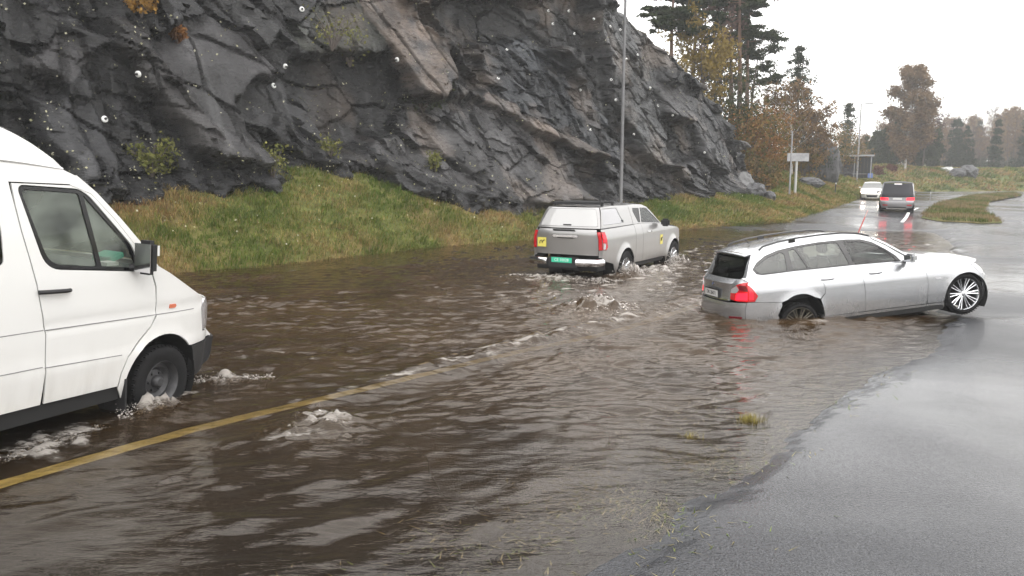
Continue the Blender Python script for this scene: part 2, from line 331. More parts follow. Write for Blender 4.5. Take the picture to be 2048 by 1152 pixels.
# the streaks drawn out along the yellow line between the two upwellings
fo = np.maximum(fo, .8*np.exp(-((dcl-.30-.12*br)/.26)**2)*sstep(7.2, 8.2, Y)*sstep(16.5, 13.5, Y)*np.clip(.45+1.3*br, 0, 1))
fo = np.maximum(fo, .75*np.exp(-((ac-.02+.15*br)/.32)**2)*sstep(.9, .2, al)*np.clip(.5+1.4*br, 0, 1)*np.exp(np.clip(al, -20, 0)*.1))
for cx, cy, r, h in SPL: fo = np.maximum(fo, hump(X, Y, cx, cy, r*1.25)*(.35+1.3*rag))
fo = np.clip(fo, 0, 1)*np.clip(dep/.03, 0, 1)
me = np_mesh('flood_water', V, grid_faces(len(wy), len(wx)), dict(depth=np.clip(dep, 0, 1).ravel(), foam=fo.ravel(), rough_water=tur.ravel()))
M_wat = bpy.data.materials.new('muddy_flood_water'); M_wat.use_nodes = True; t, N, L = nodes(M_wat); t.nodes.clear()
o_ = N('ShaderNodeOutputMaterial'); g = N('ShaderNodeNewGeometry')
aD = N('ShaderNodeAttribute', attribute_name='depth'); aF = N('ShaderNodeAttribute', attribute_name='foam'); aR = N('ShaderNodeAttribute', attribute_name='rough_water')
# mud clouds
nM = N('ShaderNodeTexNoise', i_Scale=.9, i_Detail=5., i_Distortion=.8); L(g.outputs['Position'], nM.inputs[0])
cM = N('ShaderNodeValToRGB'); e = cM.color_ramp.elements; e[0].position = .3; e[0].color = (.028, .016, .007, 1); e[1].position = .72; e[1].color = (.064, .040, .020, 1); L(nM.outputs[0], cM.inputs[0])
dif = N('ShaderNodeBsdfDiffuse'); L(cM.outputs[0], dif.inputs[0])
tr = N('ShaderNodeBsdfTransparent'); tr.inputs[0].default_value = (.92, .83, .70, 1)
ex = N('ShaderNodeMath', operation='MULTIPLY'); ex.inputs[1].default_value = -5.6; L(aD.outputs['Fac'], ex.inputs[0]); ex2 = N('ShaderNodeMath', operation='EXPONENT'); L(ex.outputs[0], ex2.inputs[0])
m1 = N('ShaderNodeMixShader'); L(ex2.outputs[0], m1.inputs[0]); L(dif.outputs[0], m1.inputs[1]); L(tr.outputs[0], m1.inputs[2])
# relief too fine for the mesh
nb = N('ShaderNodeTexNoise', i_Scale=9., i_Detail=4., i_Roughness=.6); nb2 = N('ShaderNodeTexNoise', i_Scale=38., i_Detail=3.)
mpw = N('ShaderNodeMapping'); mpw.inputs['Scale'].default_value = (.55, 1.5, 1); mpw.inputs['Rotation'].default_value = (0, 0, .12)
L(g.outputs['Position'], mpw.inputs[0]); L(mpw.outputs[0], nb.inputs[0]); L(mpw.outputs[0], nb2.inputs[0])
ms = N('ShaderNodeMapRange', i_1=0., i_2=1., i_3=.55, i_4=1.0); L(aR.outputs['Fac'], ms.inputs[0])
b1 = N('ShaderNodeBump', i_Distance=.014); L(nb.outputs[0], b1.inputs['Height']); L(ms.outputs[0], b1.inputs['Strength'])
b2 = N('ShaderNodeBump', i_Distance=.0015, i_Strength=.25); L(nb2.outputs[0], b2.inputs['Height']); L(b1.outputs[0], b2.inputs['Normal'])
gl = N('ShaderNodeBsdfGlossy', i_Roughness=.02); gl.inputs[0].default_value = (.96, .93, .90, 1); L(b2.outputs[0], gl.inputs['Normal'])
fr = N('ShaderNodeFresnel', i_IOR=1.34); L(b2.outputs[0], fr.inputs['Normal'])
m2 = N('ShaderNodeMixShader'); L(fr.outputs[0], m2.inputs[0]); L(m1.outputs[0], m2.inputs[1]); L(gl.outputs[0], m2.inputs[2])
nf = N('ShaderNodeTexNoise', i_Scale=24., i_Detail=8., i_Roughness=.78, i_Distortion=.9); L(mpw.outputs[0], nf.inputs[0])
sb = N('ShaderNodeMath', operation='SUBTRACT'); sb.inputs[0].default_value = 1.02; L(aF.outputs['Fac'], sb.inputs[1])
fm = N('ShaderNodeMapRange', i_3=0., i_4=.72); L(nf.outputs[0], fm.inputs[0])
sl = N('ShaderNodeMath', operation='MULTIPLY'); L(sb.outputs[0], sl.inputs[0]); sl.inputs[1].default_value = .80
sh = N('ShaderNodeMath', operation='ADD'); L(sl.outputs[0], sh.inputs[0]); sh.inputs[1].default_value = .28
L(sl.outputs[0], fm.inputs[1]); L(sh.outputs[0], fm.inputs[2])
foam = N('ShaderNodeBsdfDiffuse'); foam.inputs[0].default_value = (.40, .375, .345, 1)
bf = N('ShaderNodeBump', i_Distance=.03, i_Strength=.8); L(nf.outputs[0], bf.inputs['Height']); L(bf.outputs[0], foam.inputs['Normal'])
m3 = N('ShaderNodeMixShader'); L(fm.outputs[0], m3.inputs[0]); L(m2.outputs[0], m3.inputs[1]); L(foam.outputs[0], m3.inputs[2]); L(m3.outputs[0], o_.inputs[0])
tag(link('flood_water', me, M_wat, smooth=True), 'brown flood water lying over the road', kind='structure')
# ============================================================ ROCK CUTTING
def cam_ray(px, py):
    f = 1600.; x, y = px-1024, py-576; cr, sr = math.cos(ROLL), math.sin(ROLL); x, y = cr*x+sr*y, -sr*x+cr*y
    cp, sp = math.cos(PITCH), math.sin(PITCH); u = -y/f; return np.array([x/f, cp+u*sp, -sp+u*cp])
def at(px, py, Yd): d = cam_ray(px, py); return np.array([0, 0, CAM_H])+d*Yd/d[1]
# cliff line in plan: s runs along the base from the far left to the right end, where the face turns away
CL = np.array([(-60,-14),(-30,2),(-20,12),(-10.9,20.6),(-8.2,24.0),(-6.2,28.0),(-2.6,31.4),(-.6,33.6),(5,38.4),(9.5,43.2),(12.7,46.6),(13.9,49.2),(13.4,54),(11.0,61)], float)
cl_s = np.concatenate([[0], np.cumsum(np.linalg.norm(np.diff(CL, axis=0), axis=1))])
s0, s1 = cl_s[2]-14, cl_s[-1]
def cl_pt(s):
    x = np.interp(s, cl_s, CL[:, 0]); y = np.interp(s, cl_s, CL[:, 1]); return x, y
# smooth the plan curve
ss = np.linspace(s0, s1, 900); px_, py_ = cl_pt(ss)
for _ in range(120): px_[1:-1] = (px_[:-2]+2*px_[1:-1]+px_[2:])/4; py_[1:-1] = (py_[:-2]+2*py_[1:-1]+py_[2:])/4
tx, ty = np.gradient(px_), np.gradient(py_); n_ = np.hypot(tx, ty); tx /= n_; ty /= n_
def plan(s):
    return np.interp(s, ss, px_), np.interp(s, ss, py_), np.interp(s, ss, ty), -np.interp(s, ss, tx)   # point and outward (towards road) normal
LEAN = .20
def to_st(px, py):
    """where the ray through a pixel meets the mean face: (s, z)"""
    d = cam_ray(px, py); best = None
    x, y, nx, ny = plan(ss)
    lo = None
    for k in range(len(ss)-1):
        c = d[0]*y[k]-d[1]*x[k]; c2 = d[0]*y[k+1]-d[1]*x[k+1]
        if c*c2 <= 0 and y[k] > 2:
            f = c/(c-c2+1e-12); xx, yy = x[k]+(x[k+1]-x[k])*f, y[k]+(y[k+1]-y[k])*f
            T = math.hypot(xx, yy)/math.hypot(d[0], d[1])
            for _ in range(3):
                z = CAM_H+d[2]*T; off = LEAN*max(z-2, 0); cosf = abs((d[0]*nx[k]+d[1]*ny[k]))/math.hypot(d[0], d[1])
                T = math.hypot(xx, yy)/math.hypot(d[0], d[1])+off/max(cosf, .35)/math.hypot(d[0], d[1])
            lo = (ss[k]+(ss[k+1]-ss[k])*f, CAM_H+d[2]*T); break
    return lo
NS, NT = 1300, 330
S = np.linspace(s0, s1, NS)
# denser where it is seen
w = np.interp(S, [s0, cl_s[3]-6, cl_s[3]-2, cl_s[10]+6, s1], [.35, .5, 1, 1, .3]); c = np.cumsum(w); c = (c-c[0])/(c[-1]-c[0]); S = np.interp(np.linspace(0, 1, NS), c, S)
bx, by, nx, ny = plan(S); _, bz = pl_dist(BASE, bx, by, BASEZ)
topz = np.interp(S, [s0, cl_s[3], cl_s[5], cl_s[7], cl_s[8], cl_s[9], cl_s[10], cl_s[11], cl_s[12], s1], [20, 20, 18.5, 15.5, 11.9, 9.2, 6.0, 4.8, 4.4, 4.0])
topz = topz+1.1*perlin(S*.23, S*0, 3.3)+.5*perlin(S*.9, S*0, 7.)
T_ = np.linspace(0, 1, NT)
SS = np.repeat(S[:, None], NT, 1); ZZ = (bz-1.0)[:, None]+(topz-bz+1.0)[:, None]*T_[None, :]
P = np.stack([SS.ravel(), ZZ.ravel()], 1)
def facets(P0, P, seeds, A, disp, tilt, seed, pen):
    """broken rock: every cell of a warped, stretched Voronoi is a flat facet with its own step and tilt"""
    r = np.random.default_rng(seed); Q = P@A.T; sd = seeds@A.T
    h = r.normal(size=len(sd))*disp; g = r.normal(size=(len(sd), 2))*tilt
    # nearest seed through a coarse bucket search
    cs = 1.5; mn = np.minimum(Q.min(0), sd.min(0))-3; key = ((sd-mn)/cs).astype(int); W_ = int(max(((Q-mn)/cs).astype(int)[:, 0].max(), key[:, 0].max()))+3
    H_ = int(max(((Q-mn)/cs).astype(int)[:, 1].max(), key[:, 1].max()))+3
    order = np.argsort(key[:, 0]*H_+key[:, 1]); ks = (key[:, 0]*H_+key[:, 1])[order]
    best = np.full(len(Q), 1e9); bi = np.zeros(len(Q), int); sec = np.full(len(Q), 1e9); bq = np.full(len(Q), 1e9); qk = ((Q-mn)/cs).astype(int)
    cnt = np.bincount(ks, minlength=W_*H_); st = np.concatenate([[0], np.cumsum(cnt)])
    mx = cnt.max()
    for dx in (-1, 0, 1):
        for dy in (-1, 0, 1):
            k = np.clip(qk[:, 0]+dx, 0, W_-1)*H_+np.clip(qk[:, 1]+dy, 0, H_-1)
            for j in range(mx):
                ok = j < cnt[k]; idx = order[np.minimum(st[k]+j, len(order)-1)]
                dq = P0-seeds[idx]; D = np.where(ok, ((Q-sd[idx])**2).sum(1)*pen-h[idx]-(g[idx]*dq).sum(1), 1e9); m = D < best
                sec = np.where(m, best, np.minimum(sec, D)); bi = np.where(m, idx, bi); best = np.where(m, D, best)
    dlt = P0-seeds[bi]
    return h[bi]+(g[bi]*dlt).sum(1), (sec-best)/max(pen, 1e-6)*.5, bi
def rect_seeds(density, seed):
    r = np.random.default_rng(seed); a = (s1-s0)*22; n = int(a*density); return np.stack([r.uniform(s0-1, s1+1, n), r.uniform(-1, 22, n)], 1)
def aniso(ang, kx, ky):
    c, s = math.cos(ang), math.sin(ang); return np.array([[kx*c, kx*s], [-ky*s, ky*c]])
wp = np.stack([.22*fbm(P[:, 0]*.7, P[:, 1]*.7, 1, 4), .22*fbm(P[:, 0]*.7, P[:, 1]*.7, 9, 4)], 1)
DIAG = -math.radians(48)     # the bedding dips down to the right
Pw = P+wp
d1, e1, i1 = facets(P, Pw, rect_seeds(.16, 21), aniso(DIAG, .42, .85), .24, .15, 31, 1.1)
d2, e2, i2 = facets(P, Pw, rect_seeds(.95, 22), aniso(DIAG, .85, 1.6), .050, .20, 32, .50)
d3, e3, i3 = facets(P, Pw, rect_seeds(9., 23), aniso(DIAG, 2.1, 3.9), .014, .22, 33, .16)
d1 -= d1.mean(); d2 -= d2.mean()
# plates and recesses measured from the place: (outline px, step outward m, tilt along s, tilt up, roughness, shade)
PL = [
 ([(335,95),(400,38),(470,40),(540,85),(575,150),(560,175),(500,185),(470,215),(500,330),(440,330),(380,250),(330,170)], .55, .02, -.28, .07, 'slab'),
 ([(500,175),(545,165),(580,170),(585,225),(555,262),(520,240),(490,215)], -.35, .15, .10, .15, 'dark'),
 ([(225,45),(265,40),(330,130),(390,230),(440,330),(400,330),(330,235),(250,110)], .95, -.10, -.20, .5, 'ridge'),
 ([(60,200),(130,195),(160,260),(190,370),(130,375),(90,300)], .45, .18, -.15, .18, 'slab2'),
 ([(140,195),(190,200),(225,290),(230,380),(195,370),(165,270)], .25, .22, -.12, .18, 'slab2'),
 ([(70,130),(120,70),(165,75),(185,140),(130,158),(75,150)], .3, .05, -.35, .2, 'slab'),
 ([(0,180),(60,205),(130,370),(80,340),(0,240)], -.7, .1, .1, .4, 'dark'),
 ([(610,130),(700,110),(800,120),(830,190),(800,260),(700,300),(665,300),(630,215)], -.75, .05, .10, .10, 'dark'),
 ([(700,0),(770,0),(800,60),(790,120),(700,110),(640,110),(620,70)], .05, .1, -.25, .4, 'lichen'),
 ([(755,0),(840,0),(905,90),(920,130),(910,175),(860,205),(830,200),(800,110)], .75, .0, -.42, .22, 'tan'),
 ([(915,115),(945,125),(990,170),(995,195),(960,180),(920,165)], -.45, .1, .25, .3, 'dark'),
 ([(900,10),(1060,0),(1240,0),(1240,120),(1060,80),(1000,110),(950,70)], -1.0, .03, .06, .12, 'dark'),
 ([(1000,185),(1060,200),(1190,300),(1195,320),(1170,318),(1080,270),(985,215)], .75, .0, -.5, .35, 'tan2'),
 ([(830,205),(980,200),(1090,280),(1190,330),(1200,400),(1020,405),(930,390),(830,330)], .55, -.04, -.38, .55, 'grey'),
 ([(690,320),(830,250),(930,390),(860,370),(790,345),(720,300)], .35, -.05, -.3, .75, 'grey'),
 ([(1000,90),(1120,75),(1180,160),(1240,270),(1230,330),(1100,260),(1000,180)], .0, .0, -.25, .8, 'blue'),
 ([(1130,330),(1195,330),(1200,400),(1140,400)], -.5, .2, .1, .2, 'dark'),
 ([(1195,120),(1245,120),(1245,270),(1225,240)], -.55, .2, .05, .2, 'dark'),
 ([(1255,25),(1330,40),(1350,90),(1350,330),(1290,330),(1255,200)], .1, -.08, -.10, .35, 'streak'),
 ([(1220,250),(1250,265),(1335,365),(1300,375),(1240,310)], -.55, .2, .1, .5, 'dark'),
 ([(1345,170),(1395,180),(1410,230),(1380,260),(1345,230)], .45, .0, -.5, .2, 'slab'),
 ([(1400,190),(1440,215),(1460,260),(1462,325),(1440,350),(1400,310),(1395,230)], .3, -.05, -.12, .2, 'slab2'),
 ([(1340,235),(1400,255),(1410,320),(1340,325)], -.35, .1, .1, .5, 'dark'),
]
TONE = dict(slab=(.066,.064,.067), slab2=(.045,.046,.05), ridge=(.070,.066,.066), dark=(.009,.0095,.0105), lichen=(.060,.064,.052), tan=(.20,.155,.125), tan2=(.22,.185,.165), grey=(.092,.090,.092), blue=(.042,.047,.054), streak=(.075,.078,.08))  # 'dark' paints the shade of the set-back hollows into the rock colour
def inpoly(P, poly):
    x, y = P[:, 0], P[:, 1]; ins = np.zeros(len(P), bool); j = len(poly)-1
    for i in range(len(poly)):
        xi, yi = poly[i]; xj, yj = poly[j]
        ins ^= ((yi > y) != (yj > y)) & (x < (xj-xi)*(y-yi)/(yj-yi+1e-12)+xi); j = i
    return ins
big = d1.copy(); rough = np.full(len(P), .65); tone = np.zeros((len(P), 3)); tone[:] = (.020, .0205, .0225)
jit = np.random.default_rng(44).uniform(.55, 1.6, len(set(i1))+400)
tone *= jit[i1 % len(jit)][:, None]
Pj = P+np.stack([.28*fbm(P[:, 0]*1.1, P[:, 1]*1.1, 2, 4), .28*fbm(P[:, 0]*1.1, P[:, 1]*1.1, 6, 4)], 1)
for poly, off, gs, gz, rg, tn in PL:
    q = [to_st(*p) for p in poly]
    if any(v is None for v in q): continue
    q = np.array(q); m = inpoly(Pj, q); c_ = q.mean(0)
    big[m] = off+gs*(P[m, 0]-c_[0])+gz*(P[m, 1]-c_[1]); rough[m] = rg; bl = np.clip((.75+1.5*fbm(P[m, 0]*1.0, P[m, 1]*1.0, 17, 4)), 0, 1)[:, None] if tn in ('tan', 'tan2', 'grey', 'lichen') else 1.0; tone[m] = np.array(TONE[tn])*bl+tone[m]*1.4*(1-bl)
def blur(a, n):
    a = a.reshape(NS, NT).copy()
    for _ in range(n):
        a[1:-1] = (a[:-2]+2*a[1:-1]+a[2:])/4; a[:, 1:-1] = (a[:, :-2]+2*a[:, 1:-1]+a[:, 2:])/4
    return a.ravel()
big = blur(big, 7)
D = big+d2*rough+d3*np.clip(rough+.10, 0, 1.2)
# joints: narrow cracks along the cell borders
D -= .05*np.exp(-(e2/.06)**2)*np.clip(rough, .1, 1)+.16*np.exp(-(e1/.04)**2)
D += .03*fbm(P[:, 0]*1.3, P[:, 1]*1.3, 0, 5, .6)+.012*fbm(P[:, 0]*9, P[:, 1]*9, 3, 3)
# rubble fans out at the foot, the crest rounds back
hgt = P[:, 1]-np.repeat(bz, NT)
D += .9*np.exp(-np.clip(hgt, 0, 9)/.7)*(1+fbm(P[:, 0]*.8, P[:, 1]*.8, 5, 3))
D -= 1.8*np.clip((np.tile(T_, NS)-.93)/.07, 0, 1)**2
off = D-LEAN*np.clip(P[:, 1]-2, 0, 30)
Xc = np.repeat(bx, NT)+np.repeat(nx, NT)*off; Yc = np.repeat(by, NT)+np.repeat(ny, NT)*off; Zc = P[:, 1]+.0*off
var = .8+.5*np.clip(fbm(P[:, 0]*.7, P[:, 1]*.7, 8, 4)+.3, -.3, 1); tone = tone*var[:, None]*.44*(1-.55*np.exp(-(e1/.05)**2))[:, None]*(1+.5*np.random.default_rng(9).normal(size=6000)[i2 % 6000]*.5).clip(.5, 1.7)[:, None]
# pale mineral streaks running down and rusty seepage
stv = np.clip(fbm(P[:, 0]*3.2, P[:, 1]*.16, 12, 4)-.22, 0, 1)*2.2
ws = sstep(.02, .42, fbm(P[:, 0]*.42, P[:, 1]*.42, 23, 5))*sstep(to_st(620, 150)[0], to_st(800, 150)[0], P[:, 0])
tone = tone*(1-ws[:, None]*.15)+np.outer(ws, (.052, .040, .031))
wl = sstep(.12, .5, fbm(P[:, 0]*.9, P[:, 1]*.9, 27, 5)); tone = tone*(1-.45*wl)[:, None]+np.outer(sstep(.15, .5, fbm(P[:, 0]*.8, P[:, 1]*.8, 29, 5)), (.026, .026, .027))
tone = tone*(1-stv[:, None]*.0)+np.outer(stv, (.045, .046, .046))
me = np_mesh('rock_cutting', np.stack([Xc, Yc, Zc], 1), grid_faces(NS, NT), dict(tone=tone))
M_rock = bpy.data.materials.new('wet_dark_rock'); M_rock.use_nodes = True; t, N, L = nodes(M_rock); b = t.nodes['Principled BSDF']
a = N('ShaderNodeAttribute', attribute_name='tone'); g = N('ShaderNodeNewGeometry')
n1 = N('ShaderNodeTexNoise', i_Scale=3., i_Detail=8., i_Roughness=.7); n2 = N('ShaderNodeTexNoise', i_Scale=11., i_Detail=8., i_Roughness=.7)
mpr = N('ShaderNodeMapping'); mpr.inputs['Rotation'].default_value = (0, .8, .8); mpr.inputs['Scale'].default_value = (1, 1, 2.6)
L(g.outputs['Position'], mpr.inputs[0]); L(mpr.outputs[0], n1.inputs[0]); L(mpr.outputs[0], n2.inputs[0])
c1_ = N('ShaderNodeMapRange', i_1=.3, i_2=.7, i_3=.6, i_4=1.5); L(n1.outputs[0], c1_.inputs[0])
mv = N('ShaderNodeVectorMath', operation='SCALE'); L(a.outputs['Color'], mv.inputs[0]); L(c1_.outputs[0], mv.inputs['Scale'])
vl = N('ShaderNodeTexVoronoi', i_Scale=7.); L(g.outputs['Position'], vl.inputs['Vector'])
# lichen specks
ls = N('ShaderNodeMapRange', i_1=.10, i_2=.04, i_3=0., i_4=1.); L(vl.outputs['Distance'], ls.inputs[0])
lm = N('ShaderNodeTexNoise', i_Scale=.5, i_Detail=2.); L(g.outputs['Position'], lm.inputs[0]); lk = N('ShaderNodeMapRange', i_1=.52, i_2=.62, i_3=0., i_4=.55); L(lm.outputs[0], lk.inputs[0])
mm = N('ShaderNodeMath', operation='MULTIPLY'); L(ls.outputs[0], mm.inputs[0]); L(lk.outputs[0], mm.inputs[1])
mxl = N('ShaderNodeMixRGB'); L(mm.outputs[0], mxl.inputs[0]); L(mv.outputs[0], mxl.inputs[1]); mxl.inputs[2].default_value = (.34, .34, .27, 1)
L(mxl.outputs[0], b.inputs['Base Color'])
rr = N('ShaderNodeMapRange', i_1=.35, i_2=.65, i_3=.12, i_4=.5); L(n1.outputs[0], rr.inputs[0]); L(rr.outputs[0], b.inputs['Roughness']); b.inputs['Specular IOR Level'].default_value = .33
bp = N('ShaderNodeBump', i_Strength=.8, i_Distance=.05); L(n2.outputs[0], bp.inputs['Height']); L(bp.outputs[0], b.inputs['Normal'])
rock = link('rock_cutting', me, M_rock, smooth=True)
me.set_sharp_from_angle(angle=math.radians(16))
tag(rock, 'dark wet blasted rock face rising behind the grass bank', 'rock face', kind='structure')

from mathutils.bvhtree import BVHTree
_F = grid_faces(NS, NT); _V = np.stack([Xc, Yc, Zc], 1)
ROCK_BVH = BVHTree.FromPolygons([tuple(v) for v in _V.tolist()], _F.tolist())
def rock_hit(px, py):
    d = Vector(cam_ray(px, py)).normalized(); h = ROCK_BVH.ray_cast(Vector((0, 0, CAM_H)), d)
    if h[0] is None: return None
    n = h[1] if h[1].dot(d) < 0 else -h[1]
    return h[0], n
def smooth_normal(p, r=.6):
    n = Vector((0, 0, 0))
    for q in ROCK_BVH.find_nearest_range(p, r): n += q[1] if q[1].dot(p-Vector((0, 0, CAM_H))) < 0 else -q[1]
    return n.normalized() if n.length > 0 else Vector((0, -1, 0))
# ============================================================ VEHICLES
def resample(poly, step, closed=True):
    out = []; n = len(poly)
    for i in range(n if closed else n-1):
        a, b = poly[i], poly[(i+1) % n]; d = math.dist(a, b); k = max(1, int(math.ceil(d/step)))
        out += [(a[0]+(b[0]-a[0])*j/k, a[1]+(b[1]-a[1])*j/k) for j in range(k)]
    if not closed: out.append(tuple(poly[-1]))
    return out
def shrink(poly, d):
    """moves every corner inwards by d (panel gaps)"""
    n = len(poly); A = sum(poly[i][0]*poly[(i+1) % n][1]-poly[(i+1) % n][0]*poly[i][1] for i in range(n)); s = 1 if A > 0 else -1; out = []
    for i in range(n):
        p0, p, p1 = Vector(poly[i-1]), Vector(poly[i]), Vector(poly[(i+1) % n]); e0 = (p-p0).normalized(); e1 = (p1-p).normalized()
        n0 = Vector((-e0.y, e0.x))*s; n1 = Vector((-e1.y, e1.x))*s; m = n0+n1; L_ = m.length
        if L_ < .2: m = n0; q = p+m*d
        else: m /= L_; q = p+m*min(d/max(m.dot(n0), .5), d*2)
        out.append((q.x, q.y))
    return out
def rnd(poly, r, n=5, skip=()):
    """rounds the corners of a polygon"""
    out = []; N_ = len(poly)
    for i in range(N_):
        p0, p, p1 = Vector(poly[i-1]), Vector(poly[i]), Vector(poly[(i+1) % N_])
        rr = 0 if i in skip else (r[i] if hasattr(r, '__len__') else r)
        if rr <= 0: out.append(tuple(p)); continue
        a = p0-p; b = p1-p; k = min(rr, a.length*.45, b.length*.45); A = p+a.normalized()*k; B = p+b.normalized()*k
        for j in range(n+1): t = j/n; q = A*(1-t)**2+p*2*t*(1-t)+B*t*t; out.append((q.x, q.y))
    return out
def arc(cx, cz, r, a0, a1, n=18):
    return [(cx+r*math.cos(math.radians(a0+(a1-a0)*i/n)), cz+r*math.sin(math.radians(a0+(a1-a0)*i/n))) for i in range(n+1)]
def patch(name, poly, fn, mat, parent, step=.05, th=.014, gap=.003, holes=(), flip=False, label=None, lift=0.0, smooth=True):
    """a curved sheet with turned-in edges: 2-D outline (with holes) laid on the surface fn(a, b) -> (x, y, z)"""
    P = shrink(poly, gap) if gap else [tuple(p) for p in poly]
    loops = [resample(P, step)]+[resample(shrink(h, -gap) if gap else h, step) for h in holes]
    pts = []; edges = []
    for lp in loops:
        b = len(pts); pts += lp; edges += [(b+i, b+(i+1) % len(lp)) for i in range(len(lp))]
    nb = len(pts); B = np.array(pts); mn, mx = B.min(0), B.max(0)
    gx_ = np.arange(mn[0]+step*.5, mx[0], step); gy_ = np.arange(mn[1]+step*.5, mx[1], step)
    if len(gx_) and len(gy_):
        G = np.array([(x, y) for x in gx_ for y in gy_])
        ok = inpoly(G, P)
        for h in holes: ok &= ~inpoly(G, h)
        G = G[ok]
        if len(G):
            dd = np.min(np.hypot(G[:, None, 0]-B[None, :, 0], G[:, None, 1]-B[None, :, 1]), axis=1); pts += [tuple(q) for q in G[dd > step*.45]]
    V, E, F, _, _, _ = geometry.delaunay_2d_cdt([Vector(p) for p in pts], edges, [], 0, 1e-7)
    V2 = np.array([(v.x, v.y) for v in V]); C_ = np.array([V2[list(f)].mean(0) for f in F]); ok = inpoly(C_, P)
    for h in holes: ok &= ~inpoly(C_, loops[1+list(holes).index(h)])
    F = [f for f, k in zip(F, ok) if k]
    V3 = [fn(*v) for v in V2]
    me = bpy.data.meshes.new(name); bm = bmesh.new(); vs_ = [bm.verts.new(v) for v in V3]
    for f in F:
        try: bm.faces.new([vs_[i] for i in f][::-1] if flip else [vs_[i] for i in f])
        except ValueError: pass
    for v in [v for v in bm.verts if not v.link_faces]: bm.verts.remove(v)
    bm.normal_update()
    if lift:
        nn = [(v, v.normal.copy()) for v in bm.verts]
        for v, q in nn: v.co += q*lift
    if th:
        be = [e for e in bm.edges if len(e.link_faces) == 1]; nrm = {v: v.normal.copy() for e in be for v in e.verts}
        r = bmesh.ops.extrude_edge_only(bm, edges=be); new = [g for g in r['geom'] if isinstance(g, bmesh.types.BMVert)]
        near = {tuple(round(c, 5) for c in v.co): nrm[v] for v in nrm}
        for v in new: v.co -= near.get(tuple(round(c, 5) for c in v.co), Vector((0, 0, 1)))*th
    bm.to_mesh(me); bm.free()
    o = link(name, me, mat, parent, smooth); me.set_sharp_from_angle(angle=math.radians(42))
    if label: o['label'] = label
    return o
def strip(name, edge, mat, parent, bx=0, bz=0, p=2.4, nt=15, trim=.004, nsub=6, label=None, th=.012, insy=0):
    """sheet bridging a right-hand edge line and its mirror image; middle pushed by bx, bz (may vary along)"""
    E_ = np.array(edge, float); s = np.concatenate([[0], np.cumsum(np.linalg.norm(np.diff(E_, axis=0), axis=1))]); n = max(8, nsub*len(E_))
    q = np.linspace(s[0]+trim, s[-1]-trim, n); Q = np.stack([np.interp(q, s, E_[:, k]) for k in range(3)], 1); u = (q-s[0])/(s[-1]-s[0])
    fb = lambda v: np.interp(u, np.linspace(0, 1, len(v)), v) if hasattr(v, '__len__') else np.full(n, v)
    BX, BZ = fb(bx), fb(bz); T = np.linspace(-1, 1, nt); T = np.sign(T)*(1-(1-np.abs(T))**1.25); w = 1-np.abs(T)**p
    half = -Q[:, 1]-insy
    X = Q[:, 0:1]+BX[:, None]*w; Y = -T[None, :]*-1*half[:, None]*-1; Z = Q[:, 2:3]+BZ[:, None]*w
    V = np.stack([X.ravel(), (T[None, :]*half[:, None]).ravel(), Z.ravel()], 1); F = grid_faces(n, nt)
    me = np_mesh(name, V, F); bm = bmesh.new(); bm.from_mesh(me); bmesh.ops.recalc_face_normals(bm, faces=bm.faces); bm.normal_update()
    c = sum((f.normal.z*2+f.normal.x*BX.mean() for f in bm.faces))
    if c < 0: bmesh.ops.reverse_faces(bm, faces=bm.faces)
    bm.normal_update()
    if th:
        be = [e for e in bm.edges if len(e.link_faces) == 1]; near = {tuple(round(c, 5) for c in v.co): v.normal.copy() for e in be for v in e.verts}
        r = bmesh.ops.extrude_edge_only(bm, edges=be)
        for v in [g_ for g_ in r['geom'] if isinstance(g_, bmesh.types.BMVert)]: v.co -= near.get(tuple(round(c, 5) for c in v.co), Vector((0, 0, 1)))*th
    bm.to_mesh(me); bm.free(); o = link(name, me, mat, parent, True); me.set_sharp_from_angle(angle=math.radians(42))
    if label: o['label'] = label
    return o
